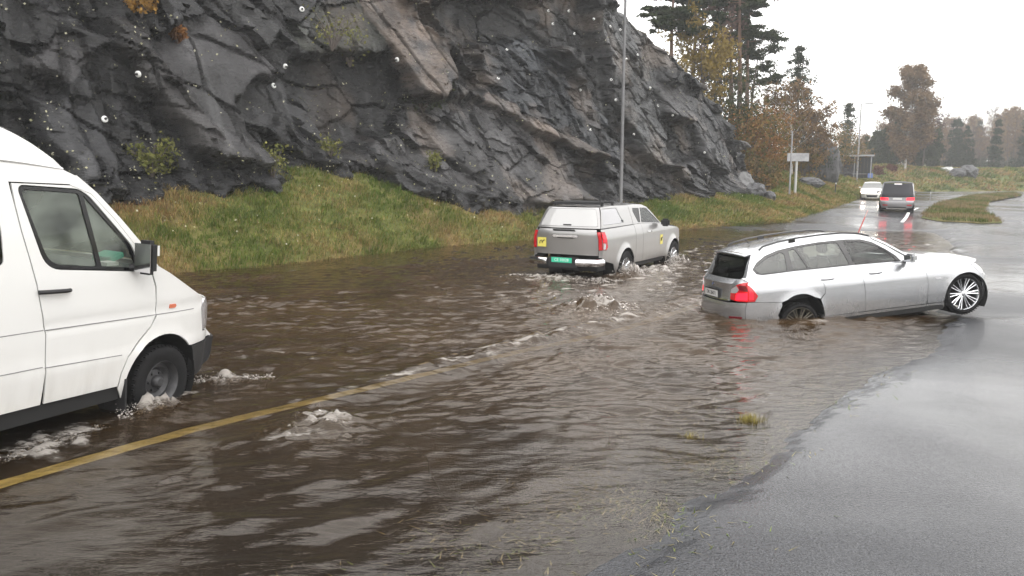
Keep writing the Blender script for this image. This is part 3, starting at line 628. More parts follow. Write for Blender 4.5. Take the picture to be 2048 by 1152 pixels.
def car_paint(name, col, metal, rough, coat=1.0, flake=.12, dirt=.25):
    m = bpy.data.materials.new(name); m.use_nodes = True; t, N, L = nodes(m); b = t.nodes['Principled BSDF']; co = N('ShaderNodeTexCoord')
    n = N('ShaderNodeTexNoise', i_Scale=700., i_Detail=1.); L(co.outputs['Object'], n.inputs[0]); r = N('ShaderNodeMapRange', i_1=.3, i_2=.7, i_3=1-flake, i_4=1+flake); L(n.outputs[0], r.inputs[0])
    # road film, heavier low down and in vertical runs
    sp = N('ShaderNodeSeparateXYZ'); L(co.outputs['Object'], sp.inputs[0]); h = N('ShaderNodeMapRange', i_1=.25, i_2=.95, i_3=1., i_4=0.); L(sp.outputs[2], h.inputs[0])
    mp_ = N('ShaderNodeMapping'); mp_.inputs['Scale'].default_value = (7, 7, 1.6); L(co.outputs['Object'], mp_.inputs[0]); nd = N('ShaderNodeTexNoise', i_Scale=1., i_Detail=7., i_Roughness=.65); L(mp_.outputs[0], nd.inputs[0])
    dr = N('ShaderNodeMapRange', i_1=.4, i_2=.7, i_3=.12, i_4=1.); L(nd.outputs[0], dr.inputs[0]); mm = N('ShaderNodeMath', operation='MULTIPLY'); L(h.outputs[0], mm.inputs[0]); L(dr.outputs[0], mm.inputs[1])
    md = N('ShaderNodeMath', operation='MULTIPLY'); L(mm.outputs[0], md.inputs[0]); md.inputs[1].default_value = dirt
    sc = N('ShaderNodeVectorMath', operation='SCALE'); sc.inputs[0].default_value = col; L(r.outputs[0], sc.inputs['Scale'])
    mx = N('ShaderNodeMixRGB'); L(md.outputs[0], mx.inputs[0]); L(sc.outputs[0], mx.inputs[1]); mx.inputs[2].default_value = (.16, .13, .10, 1); L(mx.outputs[0], b.inputs['Base Color'])
    mt = N('ShaderNodeMath', operation='MULTIPLY_ADD'); L(md.outputs[0], mt.inputs[0]); mt.inputs[1].default_value = -metal; mt.inputs[2].default_value = metal; L(mt.outputs[0], b.inputs['Metallic'])
    b.inputs['Roughness'].default_value = rough; b.inputs['Coat Weight'].default_value = coat; b.inputs['Coat Roughness'].default_value = .06
    ob = N('ShaderNodeTexNoise', i_Scale=2.5, i_Detail=2.); L(co.outputs['Object'], ob.inputs[0]); bp = N('ShaderNodeBump', i_Strength=.12, i_Distance=.01); L(ob.outputs[0], bp.inputs['Height']); L(bp.outputs[0], b.inputs['Normal'])
    MATS[name] = m; return m
def glass_mat(name, tint, rough=.02, ior=1.5, haze=0.0):
    m = bpy.data.materials.new(name); m.use_nodes = True; t, N, L = nodes(m); t.nodes.clear(); o = N('ShaderNodeOutputMaterial')
    tr = N('ShaderNodeBsdfTransparent'); tr.inputs[0].default_value = (*tint, 1); gl = N('ShaderNodeBsdfGlossy', i_Roughness=rough); fr = N('ShaderNodeFresnel', i_IOR=ior)
    m1 = N('ShaderNodeMixShader'); L(fr.outputs[0], m1.inputs[0]); L(tr.outputs[0], m1.inputs[1]); L(gl.outputs[0], m1.inputs[2])
    d = N('ShaderNodeBsdfDiffuse'); d.inputs[0].default_value = (.5, .52, .5, 1); m2 = N('ShaderNodeMixShader'); m2.inputs[0].default_value = haze; L(m1.outputs[0], m2.inputs[1]); L(d.outputs[0], m2.inputs[2])
    L(m2.outputs[0], o.inputs[0]); MATS[name] = m; return m
M_blk = pmat('black_plastic', (.009, .009, .010), .6, bump=(260, .2, .001)); M_gblk = pmat('gloss_black_trim', (.008, .008, .009), .12)
M_rub = pmat('tyre_rubber', (.009, .009, .0095), .85, spec=.2, noise=(30, .3), bump=(90, .4, .003)); M_dark = pmat('dark_underbody', (.006, .006, .006), .9)
M_int = pmat('dark_interior', (.028, .030, .030), .8, noise=(9, .2)); M_seat = pmat('grey_seat_cloth', (.06, .065, .064), .9, noise=(60, .25))
M_alu = pmat('alloy_metal', (.62, .63, .65), .25, 1.0, noise=(20, .08)); M_steel = pmat('dull_steel_wheel', (.045, .045, .047), .5, .3, noise=(12, .3))
M_rimd = pmat('muddy_alloy', (.10, .09, .07), .45, .6, noise=(25, .4))
M_chr = pmat('bright_chrome', (.70, .70, .72), .10, 1.0)
M_gl = glass_mat('clear_window_glass', (.78, .84, .80)); M_gld = glass_mat('dark_tinted_glass', (.10, .13, .11)); M_glm = glass_mat('misted_side_glass', (.55, .62, .57), .05, 1.5, .13)
M_red = pmat('red_lamp_lens', (.45, .006, .012), .08, coat=.6); M_redlit = pmat('lit_red_lamp', (.6, .01, .02), .1, emit=(1, .012, .03), emit_s=2.4)
M_redmid = pmat('glowing_red_lamp', (.6, .01, .02), .1, emit=(1, .01, .03), emit_s=1.1)
M_clr = pmat('clear_lamp_lens', (.55, .55, .57), .08, .5, coat=1.); M_org = pmat('pale_orange_lens', (.62, .18, .10), .2); M_dred = pmat('dark_red_lens', (.14, .003, .01), .08, coat=.8)
M_plate = pmat('white_number_plate', (.55, .55, .54), .35); M_pgreen = pmat('green_number_plate', (.03, .42, .25), .35, emit=(.03, .5, .3), emit_s=.12); M_ink = pmat('black_plate_ink', (.015, .015, .015), .5); M_inkw = pmat('pale_plate_ink', (.6, .75, .7), .5)  # green plate also given a faint glow, though it is no lamp
M_sticker = pmat('yellow_sticker', (.60, .52, .10), .4); M_mark = pmat('dark_olive_print', (.06, .05, .01), .5)
def wheel(parent, c, r, w, rim_r, style, side=-1, steer=0, mat=None):
    """one mesh for the rim, a child for the tyre; c = hub centre; side -1: outside faces -y"""
    mb = MB(); o = side*w/2
    prof = [(rim_r*.2, o*.55), (rim_r*.55, o*.35), (rim_r*.93, o*.25), (rim_r*.97, o*.9), (rim_r, o*.97), (rim_r*1.02, o*.9), (rim_r*1.0, -o*.9)]
    if style == 'spokes':
        mb.lathe([(rim_r*.90, o*.1), (rim_r*.95, o*.85), (rim_r*1.0, o*1.0), (rim_r*1.03, o*.92), (rim_r*1.02, -o*.9)], (0, 0, 0), n=40)
        mb.lathe([(0, o*.80), (rim_r*.12, o*.80), (rim_r*.19, o*.72), (rim_r*.21, o*.3)], (0, 0, 0), n=24)
        for k in range(10):
            for dt in (-.085, .085):
                a = 2*math.pi*k/10+dt*1.0; a2 = 2*math.pi*k/10+dt*1.25
                p0 = (rim_r*.15*math.cos(a), rim_r*.15*math.sin(a)); p1 = (rim_r*.96*math.cos(a2), rim_r*.96*math.sin(a2))
                mb.tube([(p0[0], o*.68, p0[1]), ((p0[0]+p1[0])/2, o*.70, (p0[1]+p1[1])/2), (p1[0], o*.84, p1[1])], [.013, .010, .010], 6)
    elif style == 'six':
        mb.lathe([(rim_r*.86, o*.2), (rim_r*.93, o*.85), (rim_r*1.0, o*.95), (rim_r*1.03, o*.85), (rim_r*1.02, -o*.9)], (0, 0, 0), n=36)
        mb.lathe([(0, o*.7), (rim_r*.2, o*.7), (rim_r*.27, o*.5), (rim_r*.28, o*.2)], (0, 0, 0), n=24)
        for k in range(6):
            a = 2*math.pi*(k+.5)/6
            mb.tube([(rim_r*.2*math.cos(a), o*.5, rim_r*.2*math.sin(a)), (rim_r*.6*math.cos(a), o*.62, rim_r*.6*math.sin(a)), (rim_r*.95*math.cos(a), o*.75, rim_r*.95*math.sin(a))], [.035, .028, .036], 6)
    else:  # pressed steel disc with a hub
        mb.lathe([(0, o*.75), (rim_r*.18, o*.75), (rim_r*.26, o*.62), (rim_r*.30, o*.25), (rim_r*.55, o*.10), (rim_r*.72, o*.35), (rim_r*.86, o*.30), (rim_r*.93, o*.80), (rim_r*1.0, o*.95), (rim_r*1.03, o*.85), (rim_r*1.02, -o*.9)], (0, 0, 0), n=40)
        for k in range(6):
            a = 2*math.pi*k/6; mb.tube([(rim_r*.42*math.cos(a), o*.15, rim_r*.42*math.sin(a)), (rim_r*.42*math.cos(a), o*.34, rim_r*.42*math.sin(a))], .012, 6)
    wo = mb.build('wheel', mat or M_alu if style in ('spokes', 'six') else M_steel, parent, smooth=True); wo.location = c; wo.rotation_euler = (0, 0, steer)
    tb = MB(); R_ = r; h = abs(w/2)
    tb.lathe([(rim_r*.99, -h*.9), (rim_r+.4*(R_-rim_r), -h*1.04), (R_-.028, -h*.98), (R_-.006, -h*.78), (R_, -h*.5), (R_, -h*.07), (R_-.009, -h*.05), (R_-.009, h*.05), (R_, h*.07), (R_, h*.5), (R_-.006, h*.78), (R_-.028, h*.98), (rim_r+.4*(R_-rim_r), h*1.04), (rim_r*.99, h*.9)], (0, 0, 0), n=48)
    for k in range(48):  # tread blocks on the shoulders
        a = 2*math.pi*k/48
        for s in (-1, 1): tb.box(((R_-.002)*math.cos(a), s*h*.82, (R_-.002)*math.sin(a)), (.012, h*.26, .012))
    tb.build('tyre', M_rub, wo, smooth=True)
    db = MB().lathe([(0, o*-.1), (rim_r*.80, o*-.1), (rim_r*.8, o*-.3), (0, o*-.3)], (0, 0, 0), n=24); db.build('brake_disc', M_dark, wo, smooth=False)
    return wo
def letters(name, txt, size, mat, parent, M, label=None):
    cu = bpy.data.curves.new(name, 'FONT'); cu.body = txt; cu.size = size; cu.align_x = 'CENTER'; cu.align_y = 'CENTER'; cu.extrude = .0015; cu.resolution_u = 2
    o = bpy.data.objects.new(name, cu); COL.objects.link(o); dg = bpy.context.evaluated_depsgraph_get(); me = bpy.data.meshes.new_from_object(o.evaluated_get(dg)); bpy.data.objects.remove(o)
    o = link(name, me, mat, parent); o.matrix_local = M; return o
def basis(px, py, pz, org):
    M = Matrix.Identity(4)
    for i, v in enumerate((px, py, pz)): 
        for k in range(3): M[k][i] = v[k]
    for k in range(3): M[k][3] = org[k]
    return M
def rear_basis(org, tilt=0): return basis((0, -1, 0), (math.sin(tilt), 0, math.cos(tilt)), (-math.cos(tilt), 0, math.sin(tilt)), org)
class Body:
    """half-width W(x, z) from a section profile and a plan profile; rear and front faces share its corner lines"""
    def __init__(s, sec, plan_, x0, cr, x1=None, cf=None, crease=None, arches=(), flare=.014, pp=3.4):
        s.sec, s.plan, s.x0, s.cr, s.x1, s.cf, s.cz, s.arches, s.fl, s.pp = sec, plan_, x0, cr, x1, cf, crease, arches, flare, pp
    def tab(s, T, v): return float(np.interp(v, [a for a, _ in T], [b for _, b in T]))
    def W(s, x, z):
        zz = z
        if s.cz:
            dz = s.tab(s.cz, x)-s.cz[0][1]; k = min(1, max(0, (z-.35)/.3))*min(1, max(0, (1.25-z)/.2)); zz = z-dz*k
        w = s.tab(s.sec, zz)*s.tab(s.plan, x)
        for cx, cz, r in s.arches:
            d = math.hypot(x-cx, z-cz)-r
            if z > cz-.25: w += s.fl*math.exp(-(max(d, 0)/.055)**2)
        return w
    def R(s, x, z): return (x, -s.W(x, z), z)
    def L(s, x, z): return (x, s.W(x, z), z)
    def rearc(s, z): x = s.tab(s.x0, z)+s.tab(s.cr, z); return x, s.W(x, z)
    def rear(s, t, z):
        xc, yc = s.rearc(z); x0 = s.tab(s.x0, z); return (x0+(xc-x0)*abs(t)**s.pp, t*yc, z)
    def frontc(s, z): x = s.tab(s.x1, z)-s.tab(s.cf, z); return x, s.W(x, z)
    def front(s, t, z):
        xc, yc = s.frontc(z); x1 = s.tab(s.x1, z); return (x1+(xc-x1)*abs(t)**s.pp, t*yc, z)
    def both(s, name, poly, mat, parent, **k):
        a = patch(name, poly, s.R, mat, parent, **k); b = patch(name, poly, s.L, mat, parent, flip=True, **k); return a, b
    def edge(s, pts): return [s.R(x, z) for x, z in pts]
def seat(parent, x, y, z0, h=.62, w=.46, rec=.22):
    mb = MB(); mb.box((x+.22, y, z0+.10), (.50, w, .18))
    sx = x-.04
    V = [(sx+.06, y-w/2, z0+.1), (sx+.06, y+w/2, z0+.1), (sx-rec+.04, y+w*.42, z0+h), (sx-rec+.04, y-w*.42, z0+h), (sx-.08, y-w/2, z0+.1), (sx-.08, y+w/2, z0+.1), (sx-rec-.05, y+w*.42, z0+h), (sx-rec-.05, y-w*.42, z0+h)]
    mb.add(V, [(0,1,2,3), (4,7,6,5), (0,4,5,1), (3,2,6,7), (0,3,7,4), (1,5,6,2)]); mb.box((sx-rec-.01, y, z0+h+.13), (.09, .25, .17))
    return mb.build('seat', M_seat, parent, bevel=.03)
def liner(parent, cx, cz, r, yo, depth=.34):
    """dark wheel housing"""
    for s in (-1, 1):
        mb = MB(); A = arc(cx, cz, r+.012, -35, 215, 20); b = len(mb.v)
        mb.v += [(x, s*(yo-.012), z) for x, z in A]+[(x, s*(yo-depth), z) for x, z in A]; n = len(A)
        mb.f += [(b+i, b+i+1, b+n+i+1, b+n+i) for i in range(n-1)]; c = len(mb.v); mb.v.append((cx, s*(yo-depth), cz)); mb.f += [(b+n+i, b+n+i+1, c) for i in range(n-1)]
        mb.build('wheel_housing', M_dark, parent)
# ------------------------------------------------------------ silver estate car, tail down in the water
def silver_estate():
    P_ = car_paint('silver_paint', (.40, .41, .425), .8, .27, dirt=.25)
    root = tag(empty('estate_car', (4.346, 12.988, -.294), (0, 0, 0)), 'silver estate car stranded at the road edge, tail sunk in the flood, red lamp lit', 'car')
    root.matrix_world = Matrix.Translation((4.346, 12.988, -.305)) @ Matrix.Rotation(.148, 4, 'Z') @ Matrix.Rotation(-.106, 4, 'Y') @ Matrix.Rotation(-.024, 4, 'X')
    ZR, ZF, RA = .32, .325, .372
    B = Body(sec=[(.12,.78),(.2,.845),(.30,.872),(.45,.895),(.62,.905),(.80,.908),(.824,.908),(.86,.893),(.92,.870),(.985,.835),(1.02,.805),(1.1,.775),(1.22,.715),(1.34,.650),(1.42,.602),(1.5,.55)],
        plan_=[(-1.1,.80),(-.98,.865),(-.85,.92),(-.65,.962),(-.35,.988),(.1,1),(2.5,1),(2.8,.985),(3.0,.955),(3.15,.915),(3.25,.865),(3.32,.80),(3.4,.70)],
        x0=[(.15,-1.0),(.25,-1.06),(.40,-1.085),(.55,-1.08),(.64,-1.065),(.66,-1.035),(.72,-1.02),(.86,-1.0),(.915,-1.015),(.935,-1.01),(.955,-.955),(.99,-.925),(1.2,-.80),(1.33,-.695),(1.40,-.63)],
        cr=[(.15,.22),(.64,.22),(.95,.20),(1.0,.13),(1.33,.085),(1.4,.06)],
        x1=[(.15,3.36),(.25,3.44),(.5,3.46),(.6,3.44),(.7,3.38),(.78,3.28),(.84,3.16)], cf=[(.15,.34),(.6,.34),(.8,.30),(.84,.28)],
        crease=[(-.6,.860),(2.2,.765),(2.75,.75),(3.2,.68)], arches=[(0, ZR, RA), (2.79, ZF, RA)])
    fa = arc(2.79, ZF, RA, 205, -25, 26); ra = arc(0, ZR, RA, 205, -25, 26)
    top = [(-.86,1.015),(-.5,1.022),(.2,1.022),(.94,1.0),(1.4,.985),(1.80,.96),(1.98,.99)]
    hood = [(1.98,.99),(2.25,.975),(2.5,.952),(2.75,.915),(2.95,.865),(3.05,.83)]
    zt = lambda x: float(np.interp(x, [a for a, _ in top+hood], [b for _, b in top+hood]))
    sill = .20
    # lower sides
    xr = lambda z: B.rearc(z)[0]; xf = lambda z: B.frontc(z)[0]
    B.both('rear_bumper', [(xr(.18),.18),(-.352,.18),(-.345,.36),(-.37,.40)]+[p for p in ra if p[0] < -.2 and p[1] > .40 and p[1] < .585]+[(-.30,.60),(-.72,.645),(xr(.65),.65)]+[(xr(z),z) for z in (.55,.45,.3)], P_, root)
    q = [(-.30,.60)]+[p for p in ra if p[1] > .60 and p[0] > -.31]+[(.40,.62),(.42,.75),(.24,1.0),(.2,1.022),(-.5,1.022),(-.86,1.015),(xr(.96),.96),(-.84,.955),(-.76,.86),(-.70,.735),(-.72,.645)]
    ra2 = [p for p in ra if p[1] > .60 and -.31 < p[0] < .31]
    q = [(-.30,.60)]+ra2+[(.32,.58),(.415,.66),(.40,.80),(.30,.90),(.22,1.022),(-.5,1.022),(-.86,1.015),(xr(.96),.96),(-.80,.93),(-.74,.86),(-.665,.735),(-.72,.645)]
    B.both('rear_quarter_panel', q, P_, root)
    ra3 = [p for p in ra if p[0] > .2 and p[1] < .56]
    B.both('rear_door', [(.22,1.022),(.30,.90),(.40,.80),(.415,.66),(.33,.57),(.385,.36),(.40,.29),(1.075,.285),(1.07,.6),(1.05,.8),(.97,1.0),(.6,1.01)], P_, root)
    B.both('front_door', [(.97,1.0),(1.05,.8),(1.07,.6),(1.075,.285),(2.12,.275),(2.13,.6),(2.10,.84),(2.0,.93),(1.98,.99),(1.80,.96),(1.4,.985)], P_, root)
    fa2 = [p for p in fa if p[1] > .30]
    B.both('front_wing', [(1.98,.99),(2.0,.93),(2.10,.84),(2.13,.6),(2.125,.275),(2.40,.27)]+fa2+[(3.165,.50),(3.14,.62),(3.02,.70),(2.93,.80),(3.05,.83),(2.95,.865),(2.75,.915),(2.5,.952),(2.25,.975)], P_, root)
    B.both('front_bumper', [(3.155,.30),(3.165,.50),(3.14,.62),(xf(.63),.63)]+[(xf(z),z) for z in (.5,.4,.25,.16)]+[(3.12,.16)], P_, root)
    B.both('headlight', [(2.93,.80),(3.02,.70),(3.14,.62),(xf(.64),.64)]+[(xf(z),z) for z in (.7,.76)]+[(3.0,.825)], M_clr, root, th=.03)
    B.both('side_skirt', [(.372,.29),(.36,.17),(2.43,.155),(2.41,.265),(1.5,.275)], P_, root, th=.05, lift=.006)
    # greenhouse
    rail = [(-.62,1.345),(-.45,1.39),(-.28,1.418),(.02,1.448),(.45,1.466),(.80,1.464),(1.10,1.440),(1.38,1.385)]
    ap = [(1.38,1.385),(1.55,1.285),(1.72,1.165),(1.88,1.055),(1.98,.99)]; dp = [(xr(z),z) for z in (1.345,1.2,1.1,1.0,.96)]
    DLO = [(-.665,1.13),(-.62,1.055),(-.53,1.032),(0,1.034),(.94,1.014),(1.4,.998),(1.77,.985),(1.70,1.08),(1.55,1.20),(1.37,1.325),(1.20,1.385),(.95,1.410),(.5,1.418),(.1,1.400),(-.2,1.368),(-.42,1.31),(-.58,1.22)]
    B.both('side_frame', [(-.86,1.017)]+[(x, z+.002) for x, z in top[1:]]+ap[::-1][1:]+rail[::-1][1:]+dp[1:4], P_, root, gap=0, holes=[DLO], step=.06)
    pn = [[(-.62,1.128),(-.575,1.075),(-.50,1.056),(-.13,1.056),(-.10,1.30),(-.15,1.335),(-.38,1.275),(-.53,1.20)],
          [(-.02,1.058),(.21,1.056),(.08,1.360),(-.02,1.345)], [(.245,1.056),(.90,1.036),(.80,1.375),(.55,1.388),(.13,1.372)],
          [(.985,1.034),(1.69,1.012),(1.60,1.12),(1.42,1.26),(1.18,1.350),(.90,1.378)]]
    pn = [rnd(p, .03, 3) for p in pn]
    B.both('window_trim', DLO, M_gblk, root, gap=.002, holes=pn, th=.02, lift=-.004)
    for k, p in enumerate(pn): B.both('window', p, [M_glm, M_glm, M_glm, M_gl][k], root, gap=0, th=0, lift=-.010)
    e = B.edge
    strip('roof', e(rail), P_, root, bx=[-.06,0,0,.03,.10], bz=[.02,.035,.045,.045,.03], nt=19, p=2.2)
    strip('windscreen', e(ap), M_gl, root, bx=[.10,.14,.17], bz=[.03,.01,.0], th=0, p=2.2, insy=.035)
    for s in (-1, 1):
        mb = MB(); pts = [B.R(x, z) if s < 0 else B.L(x, z) for x, z in ap]; mb.tube([(x, y*.985, z) for x, y, z in pts], .028, 8); mb.build('pillar', P_, root, smooth=True)
    strip('bonnet', e(hood), P_, root, bx=[.12,.16,.22,.30], bz=[.0,.02,.03,.028,.015], nt=21, p=2.6, nsub=5)
    strip('wiper_cowl', [B.R(1.955,.985), B.R(1.985,.985)], M_blk, root, bx=.12, bz=-.004)
    for yy in (-.3, .25): MB().tube([(2.09, yy-.28, 1.0), (2.07, yy, 1.02), (2.0, yy+.28, 1.03)], .011, 5).build('wiper', M_blk, root)
    # tail
    rp = lambda name, poly, mat, **k: patch(name, poly, B.rear, mat, root, flip=True, **k)
    tg = [(-.62,.655),(.62,.655),(.70,.70),(.76,.80),(.80,.90),(1,.955),(1,1.02),(1,1.2),(1,1.345),(-1,1.345),(-1,1.2),(-1,1.02),(-1,.955),(-.80,.90),(-.76,.80),(-.70,.70)]
    gw = [(-.90,1.0),(.90,1.0),(.93,1.05),(.93,1.31),(-.93,1.31),(-.93,1.05)]
    rp('tailgate', tg, P_, holes=[gw]); rp('rear_window', gw, M_gld, gap=0, th=0)
    rp('rear_bumper', [(-1,.18),(1,.18),(1,.4),(1,.648),(-1,.648),(-1,.4)], P_)
    strip('roof_spoiler', [(-.62,-.60,1.352),(-.70,-.61,1.338),(-.715,-.61,1.325)], P_, root, bx=-.06, bz=[.022,.03,.028])
    strip('spoiler_underside', [(-.70,-.60,1.325),(-.64,-.58,1.315)], M_gblk, root, bx=-.04, bz=.02)
    lo = [(.655,.70),(.68,.685),(.84,.66),(1,.655),(1,.80),(1,.952),(.94,.95),(.85,.925),(.80,.90),(.70,.86),(.655,.80)]
    for s in (-1, 1):
        pl = [(a*s, b_) for a, b_ in lo]; o = patch('tail_lamp', pl, B.rear, M_red, root, flip=True, th=.02, lift=.004)
        inner = [(a*s, b_) for a, b_ in [(.665,.79),(.68,.845),(.82,.90),(.84,.84),(.80,.795)]]; patch('clear_lens', inner, B.rear, M_clr, o, flip=True, th=.006, gap=0, lift=.009)
        lit = [(a*s, b_) for a, b_ in [(.78,.69),(.99,.68),(.99,.80),(.80,.785)]]; patch('lit_lamp', lit, B.rear, M_redlit, o, flip=True, th=.006, gap=0, lift=.010)
        dk = [(a*s, b_) for a, b_ in [(.845,.84),(.86,.905),(.985,.90),(.985,.82)]]; patch('dark_lens', dk, B.rear, M_dred, o, flip=True, th=.006, gap=0, lift=.009)
        sd = [(xr(z),z) for z in (.655,.70,.80,.90,.952)]+[(-.80,.928),(-.735,.86),(-.66,.738),(-.715,.655)]
        f = B.R if s < 0 else B.L; o2 = patch('tail_lamp', sd, f, M_red, root, flip=s > 0, th=.02, lift=.004)
        patch('glowing_lens', [(-.80,.69),(-.73,.70),(-.74,.80),(-.79,.86)], f, M_redmid, o2, flip=s > 0, th=.006, gap=0, lift=.009)
    pb = MB().box((0, 0, 0), (.54, .135, .02)); plx = -1.05; o = pb.build('plate_frame', M_blk, root, bevel=.004); o.matrix_local = rear_basis((plx+.012, 0, .745), .05)
    o2 = MB().box((0, 0, 0), (.50, .105, .006)).build('number_plate', M_plate, o); o2.location = (0, 0, .0125)
    letters('plate_text', 'DK 20471', .088, M_ink, o, Matrix.Translation((0, 0, .0165)))
    bd = MB().lathe([(0, .012), (.030, .012), (.040, .004), (.041, -.01)], (0, 0, 0), 'Z', 24).build('badge', M_chr, root, smooth=True); bd.matrix_local = rear_basis((-1.005, 0, .885), .1)
    bq = MB()
    for a0 in (0, math.pi):
        V = [(0, 0, .0135)]+[(.026*math.cos(a0+t*math.pi/2/5), .026*math.sin(a0+t*math.pi/2/5), .0135) for t in range(6)]; bq.add(V, [(0, i, i+1) for i in range(1, 6)])
    bq.build('badge_mark', pmat('badge_blue', (.02, .08, .3), .3), bd)
    rp('light_strip', [(-.62,.668),(.62,.668),(.62,.682),(-.62,.682)], M_chr, gap=0, th=.01, lift=.012)
    MB().tube([(-1.04,-.26,.815),(-1.045,0,.82),(-1.04,.26,.815)], .012, 6).build('boot_handle', M_blk, root)
    patch('reflector', [(-.95,.40),(-.70,.40),(-.70,.43),(-.95,.43)], B.rear, M_dred, root, flip=True, gap=0, th=.006, lift=.006); patch('reflector', [(.70,.40),(.95,.40),(.95,.43),(.70,.43)], B.rear, M_dred, root, flip=True, gap=0, th=.006, lift=.006)
    # nose
    fp = lambda name, poly, mat, **k: patch(name, poly, B.front, mat, root, **k)
    fp('front_bumper', [(-1,.16),(1,.16),(1,.4),(1,.60),(-1,.60),(-1,.4)], P_, holes=[[(-.5,.22),(.5,.22),(.5,.38),(-.5,.38)]]); fp('grille', [(-.32,.62),(.32,.62),(.28,.80),(-.28,.80)], M_blk)
    fp('lower_grille', [(-.5,.22),(.5,.22),(.5,.38),(-.5,.38)], M_blk, gap=0, lift=-.02)
    for s in (-1, 1): fp('headlight', [(a*s, b_) for a, b_ in [(.36,.64),(1,.64),(1,.76),(.98,.81),(.5,.80)]][::s], M_clr, th=.02)
    # mirrors, rails, handles, trim
    for s in (-1, 1):
        mb = MB().box((1.80, s*.985, 1.045), (.12, .20, .135)); o = mb.build('mirror', P_, root, bevel=.035); MB().box((1.84, s*.87, 1.0), (.06, .12, .03)).build('mirror_arm', M_blk, o); MB().box((1.738, s*.985, 1.045), (.006, .16, .10)).build('mirror_glass', M_chr, o)
        pts = [(-.47,1.402),(-.40,1.445),(-.15,1.487),(.2,1.513),(.6,1.520),(.95,1.508),(1.2,1.475),(1.36,1.418)]
        o = MB().tube([(x, s*(B.W(x, z-.035)-.028), z) for x, z in pts], .0145, 8).build('roof_rail', M_gblk, root, smooth=True)
        MB().box((.10, s*(B.W(.1, 1.47)-.028), 1.475), (.10, .03, .07)).build('rail_foot', M_gblk, o)
        for x in (.37, 1.17):
            w_ = B.W(x+.08, .87); MB().tube([(x, s*(w_+.006), .868), (x+.04, s*(w_+.03), .872), (x+.17, s*(w_+.03), .866), (x+.21, s*(w_+.006), .860)], .013, 8).build('door_handle', P_, root, smooth=True)
        f = B.R if s < 0 else B.L
        patch('side_repeater', [(2.25,.655),(2.36,.65),(2.36,.672),(2.25,.677)], f, M_clr, root, flip=s > 0, gap=0, th=.004, lift=.006)
    MB().tube([(-.35,.0,1.452),(-.42,.0,1.53)], .006, 5).build('aerial', M_blk, root)
    # inside and underneath
    wheel(root, (2.79, -.735, .348), .332, .235, .252, 'spokes', -1, -.03); wheel(root, (2.79, .735, .348), .332, .235, .252, 'spokes', 1, -.03)
    wheel(root, (0, -.735, ZR-.10), .322, .235, .246, 'spokes', -1, mat=M_rimd); wheel(root, (0, .735, ZR-.10), .322, .235, .246, 'spokes', 1, mat=M_rimd)
    liner(root, 0, ZR, RA, .885); liner(root, 2.79, ZF, RA, .885)
    mb = MB(); mb.box((1.38, 0, .24), (2.05, 1.72, .16)); mb.box((-.62, 0, .40), (.52, 1.35, .36)); mb.box((0, 0, .42), (.8, 1.0, .3)); mb.box((2.7, 0, .45), (1.0, 1.0, .45)); mb.build('underbody', M_dark, root)  # floor box made wide and low so its black draws the sill's shadow
    mb = MB(); mb.box((.4, 0, .62), (2.4, 1.5, .06)); mb.box((1.82, 0, .84), (.34, 1.48, .30)); mb.box((-.35, 0, .82), (.8, 1.4, .22))
    for s in (-1, 1): mb.box((.65, s*.755, .80), (2.2, .04, .36))
    mb.build('cabin_lining', M_int, root, bevel=.02)
    for x, y in ((.95, -.38), (.95, .38)): seat(root, x, y, .55)
    mb = MB(); mb.box((.18, 0, .72), (.5, 1.3, .2)); mb.box((-.12, 0, .98), (.14, 1.3, .46)); [mb.box((-.14, y, 1.24), (.09, .26, .15)) for y in (-.42, .42)]; mb.build('rear_bench', M_seat, root, bevel=.03)
    st = MB(); st.tube([(1.50+.07*math.sin(a), .38+.19*math.cos(a), .98+.18*math.sin(a)) for a in np.linspace(0, 2*math.pi, 25)], .014, 6, False); st.build('steering_wheel', M_blk, root, smooth=True)
    MB().box((1.33, 0, 1.33), (.03, .22, .06)).build('inside_mirror', M_blk, root, bevel=.01)
    return root
silver_estate()
